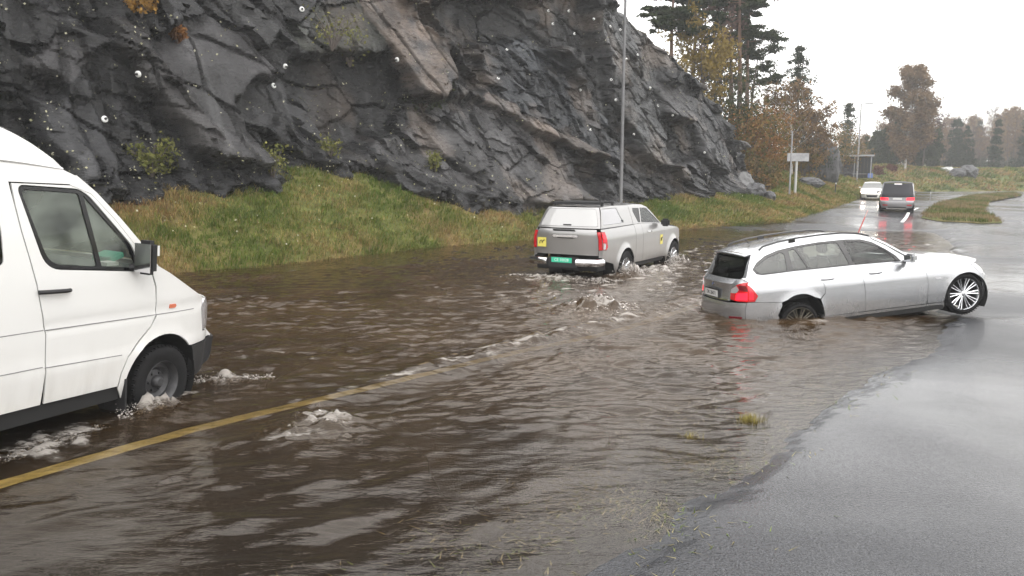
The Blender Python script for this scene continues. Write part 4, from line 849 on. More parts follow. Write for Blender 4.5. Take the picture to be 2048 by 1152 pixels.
# ------------------------------------------------------------ grey pickup with a canopy, wading away
def grey_pickup():
    P_ = car_paint('grey_paint', (.31, .305, .30), .7, .30, dirt=.35)
    root = tag(empty('pickup_truck'), 'grey pickup truck with canopy wading away through the flood, green number plate', 'pickup truck')
    root.matrix_world = Matrix.Translation((1.844, 18.708, -.237)) @ Matrix.Rotation(1.022, 4, 'Z') @ Matrix.Rotation(-.012, 4, 'Y')
    ZR, ZF, RA, XF = .385, .385, .455, 3.085
    B = Body(sec=[(.3,.80),(.45,.855),(.62,.875),(.9,.885),(1.1,.88),(1.18,.86),(1.26,.835),(1.33,.80),(1.5,.745),(1.7,.675),(1.8,.62),(1.9,.56)],
        plan_=[(-1.4,.90),(-1.25,.955),(-1.0,.99),(-.6,1),(2.9,1),(3.4,.985),(3.7,.93),(3.9,.86),(4.1,.76)],
        x0=[(.3,-1.25),(.70,-1.235),(1.0,-1.255),(1.24,-1.265),(1.28,-1.24),(1.33,-1.20),(1.75,-1.0),(1.82,-.90)], cr=[(.3,.10),(.7,.07),(1.3,.07),(1.8,.07)],
        x1=[(.3,3.95),(.5,4.05),(.8,4.06),(1.05,3.98),(1.12,3.85)], cf=[(.3,.35),(1.1,.32)], arches=[(0, ZR, RA), (XF, ZF, RA)], flare=.055)
    ra = arc(0, ZR, RA, 195, -15, 22); fa = arc(XF, ZF, RA, 195, -15, 22); xr = lambda z: B.rearc(z)[0]; xf = lambda z: B.frontc(z)[0]
    B.both('bed_side', [(xr(.66),.66),(-1.0,.60),(-.62,.52)]+ra+[(.62,.44),(.62,1.325),(-.5,1.315),(xr(1.31),1.31),(xr(1.0),1.0)], P_, root, holes=[[(-1.165,.87),(-1.02,.86),(-.955,.92),(-1.02,1.25),(-1.165,1.26)]])
    B.both('rear_door', [(.625,.44),(1.06,.43),(1.05,1.335),(.625,1.325)], P_, root)
    B.both('front_door', [(1.065,.43),(2.42,.42),(2.46,.75),(2.45,1.20),(2.2,1.275),(1.05,1.335)], P_, root)
    B.both('front_wing', [(2.425,.42),(2.57,.41)]+fa+[(3.62,.50),(3.60,.80),(xf(.85),.85),(xf(1.05),1.05),(3.4,1.12),(2.9,1.17),(2.45,1.215),(2.455,.75)], P_, root)
    B.both('front_bumper', [(3.62,.30),(3.62,.50),(3.60,.79),(xf(.79),.79),(xf(.5),.5),(xf(.3),.3)], P_, root)
    B.both('side_step', [(.55,.40),(.60,.33),(2.45,.33),(2.5,.40)], M_blk, root, th=.1, lift=.01)
    # cab greenhouse
    rail = [(.62,1.78),(1.0,1.785),(1.45,1.765),(1.70,1.70)]; ap = [(1.70,1.70),(1.95,1.54),(2.2,1.36),(2.45,1.20)]
    win = [[(1.02,1.36),(1.05,1.36),(1.22,1.69),(.80,1.71),(.74,1.64)], [(1.12,1.355),(2.28,1.285),(2.20,1.33),(1.92,1.51),(1.66,1.665),(1.50,1.69),(1.26,1.69)]]
    win[0] = [(.92,1.365),(1.06,1.36),(1.20,1.69),(.82,1.705),(.78,1.62)]
    B.both('cab_side', [(.625,1.33),(1.05,1.34),(2.2,1.28)]+ap[::-1]+rail[::-1][1:], P_, root, gap=0, holes=win)
    B.both('side_window', win[0], M_gld, root, gap=0, th=0, lift=-.008); B.both('side_window', win[1], M_gl, root, gap=0, th=0, lift=-.008)
    e = B.edge
    strip('cab_roof', e(rail), P_, root, bx=[0,0,.05,.10], bz=[.03,.035,.035,.03], p=3)
    strip('windscreen', e(ap), M_gl, root, bx=.12, bz=.01, th=0); strip('bonnet', e([(2.45,1.20),(2.9,1.17),(3.4,1.12),(xf(1.05),1.05)]), P_, root, bx=[.12,.2,.3,.32], bz=[0,.06,.07,.02], p=3)
    strip('cab_back', [B.R(.64,1.33), B.R(.63,1.55), B.R(.62,1.77)], P_, root, bz=[0,0,.03])
    # canopy on the bed
    can = [(xr(1.32)+.02,1.325),(.60,1.335),(.60,1.5),(.60,1.775),(-.3,1.79),(xr(1.78)+.02,1.775),(xr(1.55)+.02,1.55)]
    cw = rnd([(-1.0,1.40),(.10,1.40),(-.02,1.56),(-.08,1.735),(-.86,1.735)], .04)
    B.both('canopy_side', can, P_, root, holes=[cw], lift=.004); M_cg = pmat('milky_canopy_glass', (.27, .27, .28), .08, coat=1.)
    B.both('canopy_window', cw, M_cg, root, gap=0, th=0, lift=-.004)
    o = B.both('canopy_rim', [(xr(1.30),1.312),(.62,1.322),(.62,1.336),(xr(1.32),1.330)], M_blk, root, gap=0, th=.01, lift=.006)
    strip('canopy_roof', [B.R(xr(1.77)-.0,1.775), B.R(-.3,1.79), B.R(.60,1.775)], P_, root, bx=[-.06,0,0], bz=[.035,.05,.045], p=3)
    B.both('canopy_latch', [(.02,1.42),(.09,1.42),(.09,1.46),(.02,1.46)], M_blk, root, gap=0, lift=.012)
    rp = lambda name, poly, mat, par=root, **k: patch(name, poly, B.rear, mat, par, flip=True, **k)
    cg = rnd([(-.93,1.37),(.93,1.37),(.88,1.74),(-.88,1.74)], .05)
    rp('canopy_door', [(-1,1.325),(1,1.325),(1,1.55),(1,1.775),(-1,1.775),(-1,1.55)], P_, holes=[cg]); rp('canopy_rear_glass', cg, pmat('pale_rear_glass', (.40, .40, .395), .07, coat=1.), gap=0, th=0)
    rp('canopy_handle', [(-.12,1.385),(.14,1.385),(.14,1.405),(-.12,1.405)], M_blk, gap=0, lift=.015)
    rp('tailgate', [(-.90,.74),(.90,.74),(.90,1.305),(-.90,1.305)], P_)
    B2 = [( .905,.74),(1,.74),(1,.86),(.905,.86)]
    for s in (-1, 1):
        rp('bed_corner', [(a*s, z) for a, z in [(.905,.70),(1,.70),(1,.86),(.905,.86)]], P_)
        o = rp('tail_lamp', [(a*s, z) for a, z in [(.905,.865),(1,.865),(1,1.26),(.905,1.26)]], M_red, lift=.004)
        f = B.R if s < 0 else B.L; o = patch('tail_lamp', [(-1.165,.87),(-1.02,.86),(-.955,.92),(-1.02,1.25),(-1.165,1.26)], f, M_red, root, flip=s > 0, lift=.006)
        patch('lit_lamp', [(-1.15,1.05),(-1.02,1.05),(-1.055,1.20),(-1.15,1.22)], f, M_redmid, o, flip=s > 0, gap=0, th=.005, lift=.012)
        patch('clear_lens', [(-1.15,.88),(-1.06,.885),(-1.05,1.0),(-1.15,1.02)], f, M_clr, o, flip=s > 0, gap=0, th=.005, lift=.012)
    MB().box((0, 0, 0), (.62, .05, .03)).build('tailgate_handle', M_chr, root, bevel=.012).matrix_local = rear_basis((-1.30, 0, 1.155), 0); MB().box((0, 0, 0), (.40, .02, .02)).build('tailgate_recess', M_blk, root).matrix_local = rear_basis((-1.285, 0, 1.115), 0)
    MB().box((0, 0, 0), (.55, .035, .02)).build('top_recess', M_blk, root, bevel=.008).matrix_local = rear_basis((-1.262, .05, 1.283), 0)
    for s in (-1, 1):
        mb = MB(); mb.tube([(-1.18, s*.86, .60), (-1.36, s*.79, .60), (-1.42, s*.55, .60), (-1.42, s*.36, .60)], .085, 10); mb.build('chrome_bumper', M_chr, root, smooth=True)
    MB().box((-1.34, 0, .58), (.14, .74, .22)).build('bumper_step', M_blk, root, bevel=.02); MB().box((-1.0, 0, .5), (.4, 1.5, .2)).build('crossmember', M_dark, root)
    o = MB().box((0, 0, 0), (.50, .108, .008)).build('number_plate', M_pgreen, root); o.matrix_local = rear_basis((-1.418, .02, .635), 0); letters('plate_text', 'CE 10028', .09, M_inkw, o, Matrix.Translation((0, 0, .006)))
    # yellow stickers with a small dark sweep mark
    def sticker(M, w, h, label):
        o = MB().box((0, 0, 0), (w, h, .002)).build('sticker', M_sticker, root); o.matrix_local = M
        MB().tube([(-w*.26, -h*.18, 0), (-w*.20, h*.14, 0), (-w*.04, h*.20, 0), (w*.06, -h*.12, 0)], h*.055, 6).build('sticker_mark', M_mark, o); MB().tube([(w*.06, h*.05, 0), (w*.30, h*.24, 0)], h*.06, 6).build('sticker_mark', M_mark, o)
    sticker(rear_basis((-1.262, .60, 1.0), 0), .22, .21, ''); y = B.W(2.22, .86)+.006
    sticker(basis((1, 0, 0), (0, 0, 1), (0, -1, 0), (2.23, -y, .87)), .17, .24, '')
    for x in (.0, -.55): 
        MB().tube([(x-.1, -.62, 1.87), (x-.1, .62, 1.87)], .022, 8).build('roof_bar', M_blk, root, smooth=True)
        for s in (-1, 1): MB().box((x-.1, s*.58, 1.835), (.06, .05, .08)).build('bar_foot', M_blk, root)
    MB().tube([(-.75, -.58, 1.86), (-.75, -.58, 2.0)], .018, 6).build('rack_post', M_blk, root)
    MB().box((-.75, 0, 1.845), (.04, 1.2, .03)).build('roof_bar', M_blk, root)
    for s in (-1, 1):
        MB().box((2.18, s*1.0, 1.30), (.12, .22, .19)).build('mirror', M_gblk if s > 0 else M_blk, root, bevel=.04); f = B.R if s < 0 else B.L
        for x in (1.45,): MB().tube([(x-.1, s*(B.W(x, 1.12)+.002), 1.12), (x-.06, s*(B.W(x, 1.12)+.035), 1.12), (x+.06, s*(B.W(x, 1.12)+.035), 1.12), (x+.1, s*(B.W(x, 1.12)+.002), 1.12)], .014, 6).build('door_handle', M_chr, root, smooth=True)
        wheel(root, (0, s*.79, ZR), .385, .26, .225, 'six', s); wheel(root, (XF, s*.79, ZF), .385, .26, .225, 'six', s)
    liner(root, 0, ZR, RA, .87); liner(root, XF, ZF, RA, .87)
    patch('front_panel', [(-1,.30),(1,.30),(1,.8),(1,1.05),(-1,1.05),(-1,.8)], B.front, P_, root, holes=[[(-.55,.5),(.55,.5),(.5,.95),(-.5,.95)]]); patch('grille', [(-.55,.5),(.55,.5),(.5,.95),(-.5,.95)], B.front, M_blk, root, gap=0, lift=-.02)
    for s in (-1, 1): patch('headlight', [(a*s, z) for a, z in [(.56,.85),(.98,.87),(.98,1.02),(.54,.97)]][::s], B.front, M_clr, root, lift=.006)
    mb = MB(); mb.box((1.4, 0, .5), (5.0, .9, .22)); mb.box((1.55, 0, .48), (1.8, 1.55, .14)); mb.box((-.3, 0, .8), (1.7, 1.5, .06)); mb.build('underbody', M_dark, root)
    mb = MB(); mb.box((1.5, 0, .62), (1.7, 1.6, .08)); mb.box((2.3, 0, 1.05), (.3, 1.5, .32)); mb.build('cabin_lining', M_int, root, bevel=.02)
    for y in (-.38, .38): seat(root, 1.35, y, .78)
grey_pickup()
# ------------------------------------------------------------ white van, right side towards the camera
def white_van():
    P_ = car_paint('white_van_paint', (.64, .64, .625), 0., .34, flake=.01, dirt=.30)
    root = tag(empty('van'), 'white high-roof van with black mirror driving through the water at the left', 'van')
    root.matrix_world = Matrix.Translation((-4.165, 7.644, -.094)) @ Matrix.Rotation(1.238, 4, 'Z') @ Matrix.Rotation(.039, 4, 'Y') @ Matrix.Rotation(.066, 4, 'X')
    Z0, RA, XB = .365, .455, -3.55
    B = Body(sec=[(.3,.86),(.44,.895),(.60,.915),(.70,.925),(.735,.925),(.75,.918),(1.0,.925),(1.03,.925),(1.05,.913),(1.12,.925),(1.4,.915),(1.6,.90),(2.0,.855),(2.2,.83),(2.3,.81),(2.36,.79),(2.50,.72),(2.60,.62),(2.70,.48),(2.8,.4)],
        plan_=[(-4.7,.93),(-4.5,.98),(-4.2,1),(-.2,1),(.2,.99),(.45,.955),(.60,.91),(.70,.86),(.80,.77)],
        x0=[(.3,-4.62),(.7,-4.66),(2.2,-4.6),(2.6,-4.45)], cr=[(.3,.12),(2.6,.12)], x1=[(.3,.98),(.4,1.14),(.65,1.14),(.68,1.03),(.95,.96),(1.1,.85),(1.14,.79)], cf=[(.3,.24),(.65,.22),(1.14,.20)],
        arches=[(-.01, Z0, RA), (XB, Z0, RA)], flare=.012)
    fa = arc(-.01, Z0, RA, 192, -10, 24); ra = arc(XB, Z0, RA, 192, -10, 24); xf = lambda z: B.frontc(z)[0]; xr = lambda z: B.rearc(z)[0]
    seamx = lambda z: float(np.interp(z, [.4, 1.0, 1.4, 1.8, 2.18], [-1.275, -1.285, -1.36, -1.46, -1.535]))
    seam = [(seamx(z), z) for z in (.43, .7, 1.0, 1.2, 1.4, 1.6, 1.8, 2.0, 2.12)]
    # cab door with its two panes
    w1 = rnd([(-1.235,1.545),(-.79,1.505),(-.93,2.10),(-1.44,2.115)], [.12,.02,.03,.05], 6); w2 = rnd([(-.735,1.50),(-.36,1.47),(-.47,1.68),(-.86,2.06),(-.875,2.085)], [.01,.02,.03,.01,.01])
    frame = rnd([(-1.27,1.515),(-.30,1.435),(-.42,1.67),(-.83,2.08),(-.93,2.13),(-1.47,2.145)], [.13,.02,.03,.05,.04,.06], 6)
    door = seam[:-1]+[(-1.52,2.16),(-1.50,2.185),(-1.0,2.165),(-.82,2.12),(-.60,1.92),(-.33,1.64),(-.20,1.46),(-.135,1.30),(-.13,.98),(-.15,.80),(-.475,.62)][0:9]
    door = seam[:-1]+[(-1.52,2.165),(-1.0,2.165),(-.80,2.10),(-.56,1.88),(-.32,1.62),(-.20,1.44),(-.14,1.28),(-.13,1.02),(-.19,.92),(-.33,.80),(-.45,.68),(-.51,.54),(-.53,.42)]
    B.both('cab_door', door, P_, root, holes=[frame], gap=.004)
    B.both('window_frame', frame, M_gblk, root, gap=.002, holes=[w1, w2], th=.02, lift=-.004)
    B.both('cab_window', w1, M_glv, root, gap=0, th=0, lift=-.012); B.both('quarter_window', w2, M_glv, root, gap=0, th=0, lift=-.012)
    rw = rnd([(-2.6,1.56),(-1.63,1.56),(-1.63,1.80),(-1.66,2.02),(-2.6,2.02)], .05); rw2 = rnd([(-4.2,1.56),(-2.85,1.56),(-2.85,2.02),(-4.2,2.02)], .05)
    side = [(xr(.43),.43),(XB-.47,.43)]+ra+[(XB+.47,.43),(-1.30,.43)]+[(x-.004, z) for x, z in seam[1:]]+[(-1.535,2.168),(-1.0,2.168),(-.93,2.24),(-1.05,2.285),(-1.4,2.315),(-1.7,2.33),(xr(2.33),2.33),(xr(1.5),1.5)]
    B.both('body_side', side, P_, root, holes=[rw, rw2], step=.08); B.both('side_window', rw, M_gld, root, gap=0, th=0, lift=-.004); B.both('side_window', rw2, M_gld, root, gap=0, th=0, lift=-.004)
    B.both('front_wing', [(-.525,.40)]+[p for p in fa if p[0] < .36]+[(.385,.655),(xf(.66),.66),(xf(.74),.74),(.60,.76),(.55,1.0),(xf(1.13)-.02,1.10),(.35,1.22),(.05,1.39),(-.10,1.465),(-.19,1.44),(-.13,1.28),(-.125,1.0),(-.19,.91),(-.33,.79),(-.45,.67),(-.505,.54)], P_, root)
    B.both('headlight', [(.60,.765),(xf(.765),.765),(xf(.9),.9),(xf(1.09),1.09),(.56,1.02)], M_clr, root, th=.03)
    B.both('front_bumper', [(.30,.33),(.44,.33),(.43,.52),(.385,.645),(xf(.645),.645),(xf(.5),.5),(xf(.36),.36),(.60,.30)], M_blk, root, th=.05)
    B.both('indicator', [(.045,1.06),(.12,1.058),(.135,1.075),(.12,1.095),(.045,1.097)], M_org, root, gap=0, lift=.008)
    # A-pillar band, roof shell
    top = [(-1.7,2.33),(-1.4,2.315),(-1.05,2.285),(-.93,2.24),(-.80,2.115)]
    B.both('pillar_band', [(-.80,2.10),(-.56,1.88),(-.32,1.62),(-.20,1.44),(-.10,1.465),(-.24,1.63),(-.50,1.89),(-.74,2.11),(-.93,2.245),(-1.0,2.185),(-1.0,2.165)], P_, root, gap=.0)
    strip('windscreen', B.edge([(-.93,2.245),(-.74,2.11),(-.50,1.89),(-.24,1.63),(-.10,1.465)]), M_gl, root, bx=[.16,.2,.24,.26], th=0, p=2.6)
    rf = [(xr(2.33),2.335),(-1.7,2.335),(-1.4,2.32),(-1.05,2.29),(-1.12,2.36),(-1.25,2.455),(-1.40,2.54),(-1.6,2.615),(-1.8,2.655),(-4.3,2.66)]
    B.both('roof_side', rf, P_, root, gap=.003, step=.07); strip('roof', B.edge([(-4.3,2.66),(-1.8,2.655),(-1.6,2.615),(-1.40,2.54),(-1.25,2.455),(-1.12,2.36),(-1.05,2.29)]), P_, root, bx=[0,0,.15,.22,.24], bz=[.05,.06,.06,.05,.03], nsub=5, trim=0)
    strip('bonnet', B.edge([(-.10,1.465),(.05,1.39),(.35,1.22),(xf(1.13)-.02,1.10)]), P_, root, bx=[.26,.25,.22,.20], bz=[.0,.03,.03,0])
    patch('front_panel', [(-1,.66),(1,.66),(1,.9),(1,1.10),(-1,1.10),(-1,.9)], B.front, P_, root, holes=[[(-.6,.75),(.6,.75),(.6,1.03),(-.6,1.03)]]); patch('grille', [(-.6,.75),(.6,.75),(.6,1.03),(-.6,1.03)], B.front, M_blk, root, gap=0, lift=-.01); patch('front_bumper', [(-1,.34),(1,.34),(1,.645),(-1,.645)], B.front, M_blk, root)
    for s in (-1, 1): patch('headlight', [(a*s, z) for a, z in [(.64,.76),(1,.765),(1,1.09),(.62,1.03)]][::s], B.front, M_clr, root, lift=.006)
    patch('rear_doors', [(-1,.43),(1,.43),(1,1.4),(1,2.33),(-1,2.33),(-1,1.4)], B.rear, P_, root, flip=True)
    for s in (-1, 1):
        # thin grey rods laid along the groove lines of the sides
        f = B.R if s < 0 else B.L
        for z in (1.035, .742):
            MB().tube([((x), s*(B.W(x, z+.0)+.002), z-(.02*(x+1.6)/2 if z > .9 else .035*(x+1.6)/1.1)) for x in np.linspace(-1.29, (.40 if z > .9 else -.52), 14)], .004, 5).build('panel_groove', M_grv, root)
            MB().tube([((x), s*(B.W(x, z)+.002), z) for x in np.linspace(-4.4, -1.31, 16)], .004, 5).build('panel_groove', M_grv, root)
        MB().tube([(x, s*(B.W(x, 2.33)+.006), float(np.interp(x, [-4.5, -1.7, -1.4, -1.05], [2.333, 2.333, 2.318, 2.288]))) for x in np.linspace(-4.4, -1.05, 24)], .012, 6).build('roof_gutter', P_, root)
        yh = B.W(-1.2, 1.33)
        MB().tube([(-1.355, s*(yh+.012), 1.337), (-1.31, s*(yh+.032), 1.337), (-1.12, s*(yh+.034), 1.332), (-1.07, s*(yh+.012), 1.33)], .017, 8).build('door_handle', M_blk, root, smooth=True)
        mb = MB().box((-.37, s*1.03, 1.57), (.12, .17, .30)); o = mb.build('mirror', M_blk, root, bevel=.035); MB().tube([(-.42, s*.90, 1.47), (-.37, s*1.02, 1.48)], .035, 8).build('mirror_arm', M_blk, o); MB().box((-.443, s*1.05, 1.57), (.006, .17, .25)).build('mirror_glass', M_chr, o)
        MB().box((-.37, s*1.153, 1.64), (.02, .006, .09)).build('mirror_stripe', P_, o)
        wheel(root, (-.01, s*.80, Z0-.01), .352, .23, .205, 'steel', s, .0); wheel(root, (XB, s*.80, Z0-.01), .352, .23, .205, 'steel', s)
        MB().box((-.46, s*.80, .33), (.02, .24, .30)).build('mud_flap', M_blk, root)
        for x0_, x1_ in ((-3.1, -.5),): MB().box(((x0_+x1_)/2, s*.84, .36), (x1_-x0_, .06, .12)).build('sill', M_dark, root)
    liner(root, -.01, Z0, RA-.012, .90); liner(root, XB, Z0, RA-.012, .90)
    mb = MB(); mb.box((-1.9, 0, .42), (5.2, 1.0, .3)); mb.box((-1.85, 0, .36), (2.5, 1.5, .06)); mb.build('underbody', M_dark, root)
    mb = MB(); mb.box((-2.4, 0, .62), (4.2, 1.7, .06)); mb.box((-.2, 0, 1.22), (.5, 1.6, .42)); mb.box((-.98, -.88, .95), (.8, .03, .6)); mb.build('cabin_lining', M_int, root, bevel=.02)
    MB().box((-1.72, 0, 1.5), (.04, 1.6, 1.4)).build('bulkhead', M_int, root)
    for y in (-.45, .5): seat(root, -1.12, y, .95, .66)
    MB().tube([(-.62+.10*math.sin(a), .47+.2*math.cos(a), 1.46+.16*math.sin(a)) for a in np.linspace(0, 2*math.pi, 25)], .015, 6, False).build('steering_wheel', M_blk, root, smooth=True)
    Mw = root.matrix_world.copy()
    o = tag(MB().box((0, 0, 0), (.16, .22, .05)).build('folder', pmat('green_card', (.03, .35, .22), .5), None, bevel=.008), 'green folder lying on the dashboard of the white van', 'folder'); o.matrix_world = Mw @ Matrix.Translation((-.33, -.55, 1.53)) @ Matrix.Rotation(-.3, 4, 'Y')
    o = tag(MB().box((0, 0, 0), (.13, .12, .03)).build('paper', pmat('white_paper', (.7, .7, .68), .7), None), 'crumpled white paper behind the quarter window of the van', 'paper'); o.matrix_world = Mw @ Matrix.Translation((-.48, -.70, 1.49))
M_glv = glass_mat('van_window_glass', (.86, .92, .87), .03, 1.5, .05)
t, N, L = nodes(M_glv); co = N('ShaderNodeTexCoord'); nn_ = N('ShaderNodeTexNoise', i_Scale=3.2, i_Detail=4.); L(co.outputs['Object'], nn_.inputs[0]); rr__ = N('ShaderNodeMapRange', i_1=.38, i_2=.66, i_3=.08, i_4=.42); L(nn_.outputs[0], rr__.inputs[0])
ms_ = [n for n in t.nodes if n.bl_idname == 'ShaderNodeMixShader' and n.outputs[0].links and n.outputs[0].links[0].to_node.bl_idname == 'ShaderNodeOutputMaterial'][0]; L(rr__.outputs[0], ms_.inputs[0])
[n for n in t.nodes if n.bl_idname == 'ShaderNodeBsdfDiffuse'][0].inputs[0].default_value = (.34, .38, .33, 1); M_grv = pmat('panel_groove_grey', (.17, .17, .17), .6)
white_van()
# ------------------------------------------------------------ the two cars far up the road
def dark_estate():
    P_ = car_paint('far_grey_paint', (.20, .20, .21), .4, .32, dirt=.4); PD = pmat('dark_tailgate_paint', (.012, .012, .017), .45, spec=.3)
    gz = float(asphalt_z(22.0, 46.9)); root = tag(empty('estate_car'), 'dark estate car seen from behind driving away up the far wet road', 'car')
    root.matrix_world = Matrix.Translation((22.45, 47.0, gz)) @ Matrix.Rotation(math.radians(66), 4, 'Z')
    B = Body(sec=[(.2,.80),(.5,.90),(.9,.92),(1.0,.90),(1.05,.88),(1.4,.83),(1.64,.78),(1.72,.70),(1.8,.62)], plan_=[(-1.1,.88),(-.95,.95),(-.6,1),(3.0,1),(3.4,.93),(3.7,.8)],
        x0=[(.2,-.98),(.4,-1.03),(.62,-1.03),(.66,-.97),(1.0,-.95),(1.6,-.66),(1.7,-.6)], cr=[(.2,.15),(1.0,.13),(1.7,.08)], x1=[(.2,3.75),(.5,3.8),(.8,3.7)], cf=[(.2,.3),(.8,.3)], arches=[(0,.34,.38),(2.85,.34,.38)])
    ra = arc(0,.34,.38,205,-25,16); fa = arc(2.85,.34,.38,205,-25,16); xr = lambda z: B.rearc(z)[0]; xf = lambda z: B.frontc(z)[0]
    B.both('body_side', [(xr(.22),.22)]+ra+fa+[(xf(.22),.22),(xf(.5),.5),(xf(.76),.76),(3.0,.92),(2.1,1.0),(1.0,1.04),(xr(1.04),1.04),(xr(.66),.66)], P_, root, step=.1)
    rail = [(xr(1.62),1.62),(-.3,1.68),(.8,1.70),(1.3,1.62)]; ap = [(1.3,1.62),(1.7,1.32),(2.1,1.02)]
    w = [(-.62,1.10),(1.8,1.08),(1.35,1.46),(1.15,1.56),(-.35,1.58)]
    B.both('side_frame', [(xr(1.04),1.045),(1.0,1.045),(2.1,1.005)]+ap[::-1]+rail[::-1][1:]+[(xr(1.3),1.3)], P_, root, holes=[w], gap=0, step=.1); B.both('side_window', w, M_gld, root, gap=0, th=0)
    strip('roof', B.edge(rail), PD, root, bz=.05); strip('windscreen', B.edge(ap), M_gl, root, bx=.12, th=0); strip('bonnet', B.edge([(2.1,1.0),(3.0,.92),(xf(.76),.76)]), P_, root, bx=[.12,.3], bz=[0,.06,0])
    rp = lambda name, poly, mat, par=root, **k: patch(name, poly, B.rear, mat, par, flip=True, **k)
    rp('tailgate', [(-.9,.84),(.9,.84),(.95,1.04),(.92,1.62),(-.92,1.62),(-.95,1.04)], PD, step=.1); rp('rear_window', [(-.84,1.08),(.84,1.08),(.8,1.50),(-.8,1.50)], PD, lift=.01, gap=0, step=.1)
    rp('roof_lamp', [(-.25,1.565),(.25,1.565),(.25,1.60),(-.25,1.60)], pmat('white_roof_lamp', (.7,.7,.7), .3, emit=(1,.9,.9), emit_s=.8), lift=.02, gap=0)
    rp('tail_panel', [(-1,.655),(1,.655),(1,.835),(-1,.835)], P_, step=.1); rp('bumper', [(-1,.22),(1,.22),(1,.65),(-1,.65)], P_, step=.1); rp('number_plate', [(-.27,.70),(.27,.70),(.27,.80),(-.27,.80)], M_plate, lift=.012, gap=0)
    rp('rear_corner', [(.93,.84),(1,.84),(1,1.3),(1,1.62),(.93,1.62),(.955,1.04)], P_); rp('rear_corner', [(-.93,.84),(-.955,1.04),(-.93,1.62),(-1,1.62),(-1,1.3),(-1,.84)], P_)
    for s in (-1, 1):
        o = rp('tail_lamp', [(a*s, z) for a, z in [(.52,.67),(.99,.67),(.99,.83),(.52,.80)]], M_redlit, lift=.012); rp('reflector', [(a*s, z) for a, z in [(.6,.36),(.9,.36),(.9,.42),(.6,.42)]], M_red, lift=.01)
        wheel(root, (0, s*.80, .33), .33, .23, .2, 'steel', s); wheel(root, (2.85, s*.80, .33), .33, .23, .2, 'steel', s); MB().box((1.75, s*.98, 1.1), (.12, .2, .14)).build('mirror', P_, root, bevel=.03)
    rp('bumper_gap', [(-.6,.22),(.6,.22),(.6,.3),(-.6,.3)], M_blk, lift=.006)
    patch('front_panel', [(-1,.22),(1,.22),(1,.76),(-1,.76)], B.front, P_, root, step=.1); liner(root, 0, .34, .38, .88); liner(root, 2.85, .34, .38, .88)
    MB().box((1.4, 0, .35), (4.2, 1.3, .25)).build('underbody', M_dark, root)
dark_estate()
def white_hatch():
    P_ = car_paint('far_white_paint', (.74, .73, .68), 0, .35, flake=.01, dirt=.2); gx_, gy_ = 29.85, 66.0; gz = float(asphalt_z(gx_, gy_))
    root = tag(empty('hatchback'), 'white car with headlights on coming towards us on the far wet road', 'car'); root.matrix_world = Matrix.Translation((gx_+.9, gy_+2.9, gz)) @ Matrix.Rotation(math.radians(66+180), 4, 'Z')
    B = Body(sec=[(.2,.78),(.5,.87),(.85,.89),(.95,.85),(1.0,.80),(1.3,.68),(1.46,.60)], plan_=[(-.9,.9),(-.5,1),(2.7,1),(3.1,.95),(3.3,.85)], x0=[(.2,-.8),(.9,-.82),(1.46,-.4)], cr=[(.2,.12),(1.46,.08)], x1=[(.2,3.4),(.45,3.46),(.7,3.4),(.78,3.3)], cf=[(.2,.3),(.8,.3)], arches=[(0,.31,.35),(2.6,.31,.35)])
    ra = arc(0,.31,.35,205,-25,14); fa = arc(2.6,.31,.35,205,-25,14); xr = lambda z: B.rearc(z)[0]; xf = lambda z: B.frontc(z)[0]
    B.both('body_side', [(xr(.2),.2)]+ra+fa+[(xf(.2),.2),(xf(.45),.45),(xf(.75),.75),(2.6,.90),(1.95,.97),(1,.98),(xr(.98),.98)], P_, root, step=.1)
    rail = [(xr(1.4),1.4),(0,1.45),(.7,1.45),(1.1,1.38)]; ap = [(1.1,1.38),(1.55,1.15),(1.95,.97)]; w = [(-.5,1.02),(1.7,1.02),(1.15,1.32),(-.3,1.36)]
    B.both('side_frame', [(xr(.98),.985),(1,.985),(1.95,.975)]+ap[::-1]+rail[::-1][1:], P_, root, holes=[w], gap=0, step=.1); B.both('side_window', w, M_gld, root, gap=0, th=0)
    strip('roof', B.edge(rail), P_, root, bz=.04); strip('windscreen', B.edge(ap), glass_mat('hazed_windscreen', (.25,.25,.22), .05, 1.8, .22), root, bx=.12, th=0); strip('bonnet', B.edge([(1.95,.97),(2.6,.90),(xf(.75),.75)]), P_, root, bx=[.12,.3], bz=[0,.07,0])
    fp = lambda name, poly, mat, **k: patch(name, poly, B.front, mat, root, **k)
    fp('front_panel', [(-1,.2),(1,.2),(1,.75),(-1,.75)], P_, step=.1); fp('grille', [(-.5,.24),(.5,.24),(.55,.42),(-.55,.42)], M_blk, lift=.008)
    Ml = pmat('lit_headlight', (.9,.88,.8), .2, emit=(1,.80,.66), emit_s=26.)
    for s in (-1, 1):
        fp('headlight', [(a*s, z) for a, z in [(.58,.55),(.98,.58),(.98,.72),(.55,.68)]][::s], Ml, lift=.012)
        wheel(root, (0, s*.76, .3), .3, .2, .18, 'steel', s); wheel(root, (2.6, s*.76, .3), .3, .2, .18, 'steel', s); MB().box((1.65, s*.95, 1.02), (.1, .18, .12)).build('mirror', P_, root, bevel=.03)
    patch('tailgate', [(-1,.2),(1,.2),(1,.9),(1,1.4),(-1,1.4),(-1,.9)], B.rear, P_, root, flip=True, step=.1); liner(root, 0, .31, .35, .84); liner(root, 2.6, .31, .35, .84); MB().box((1.3, 0, .32), (3.6, 1.2, .22)).build('underbody', M_dark, root)
white_hatch()
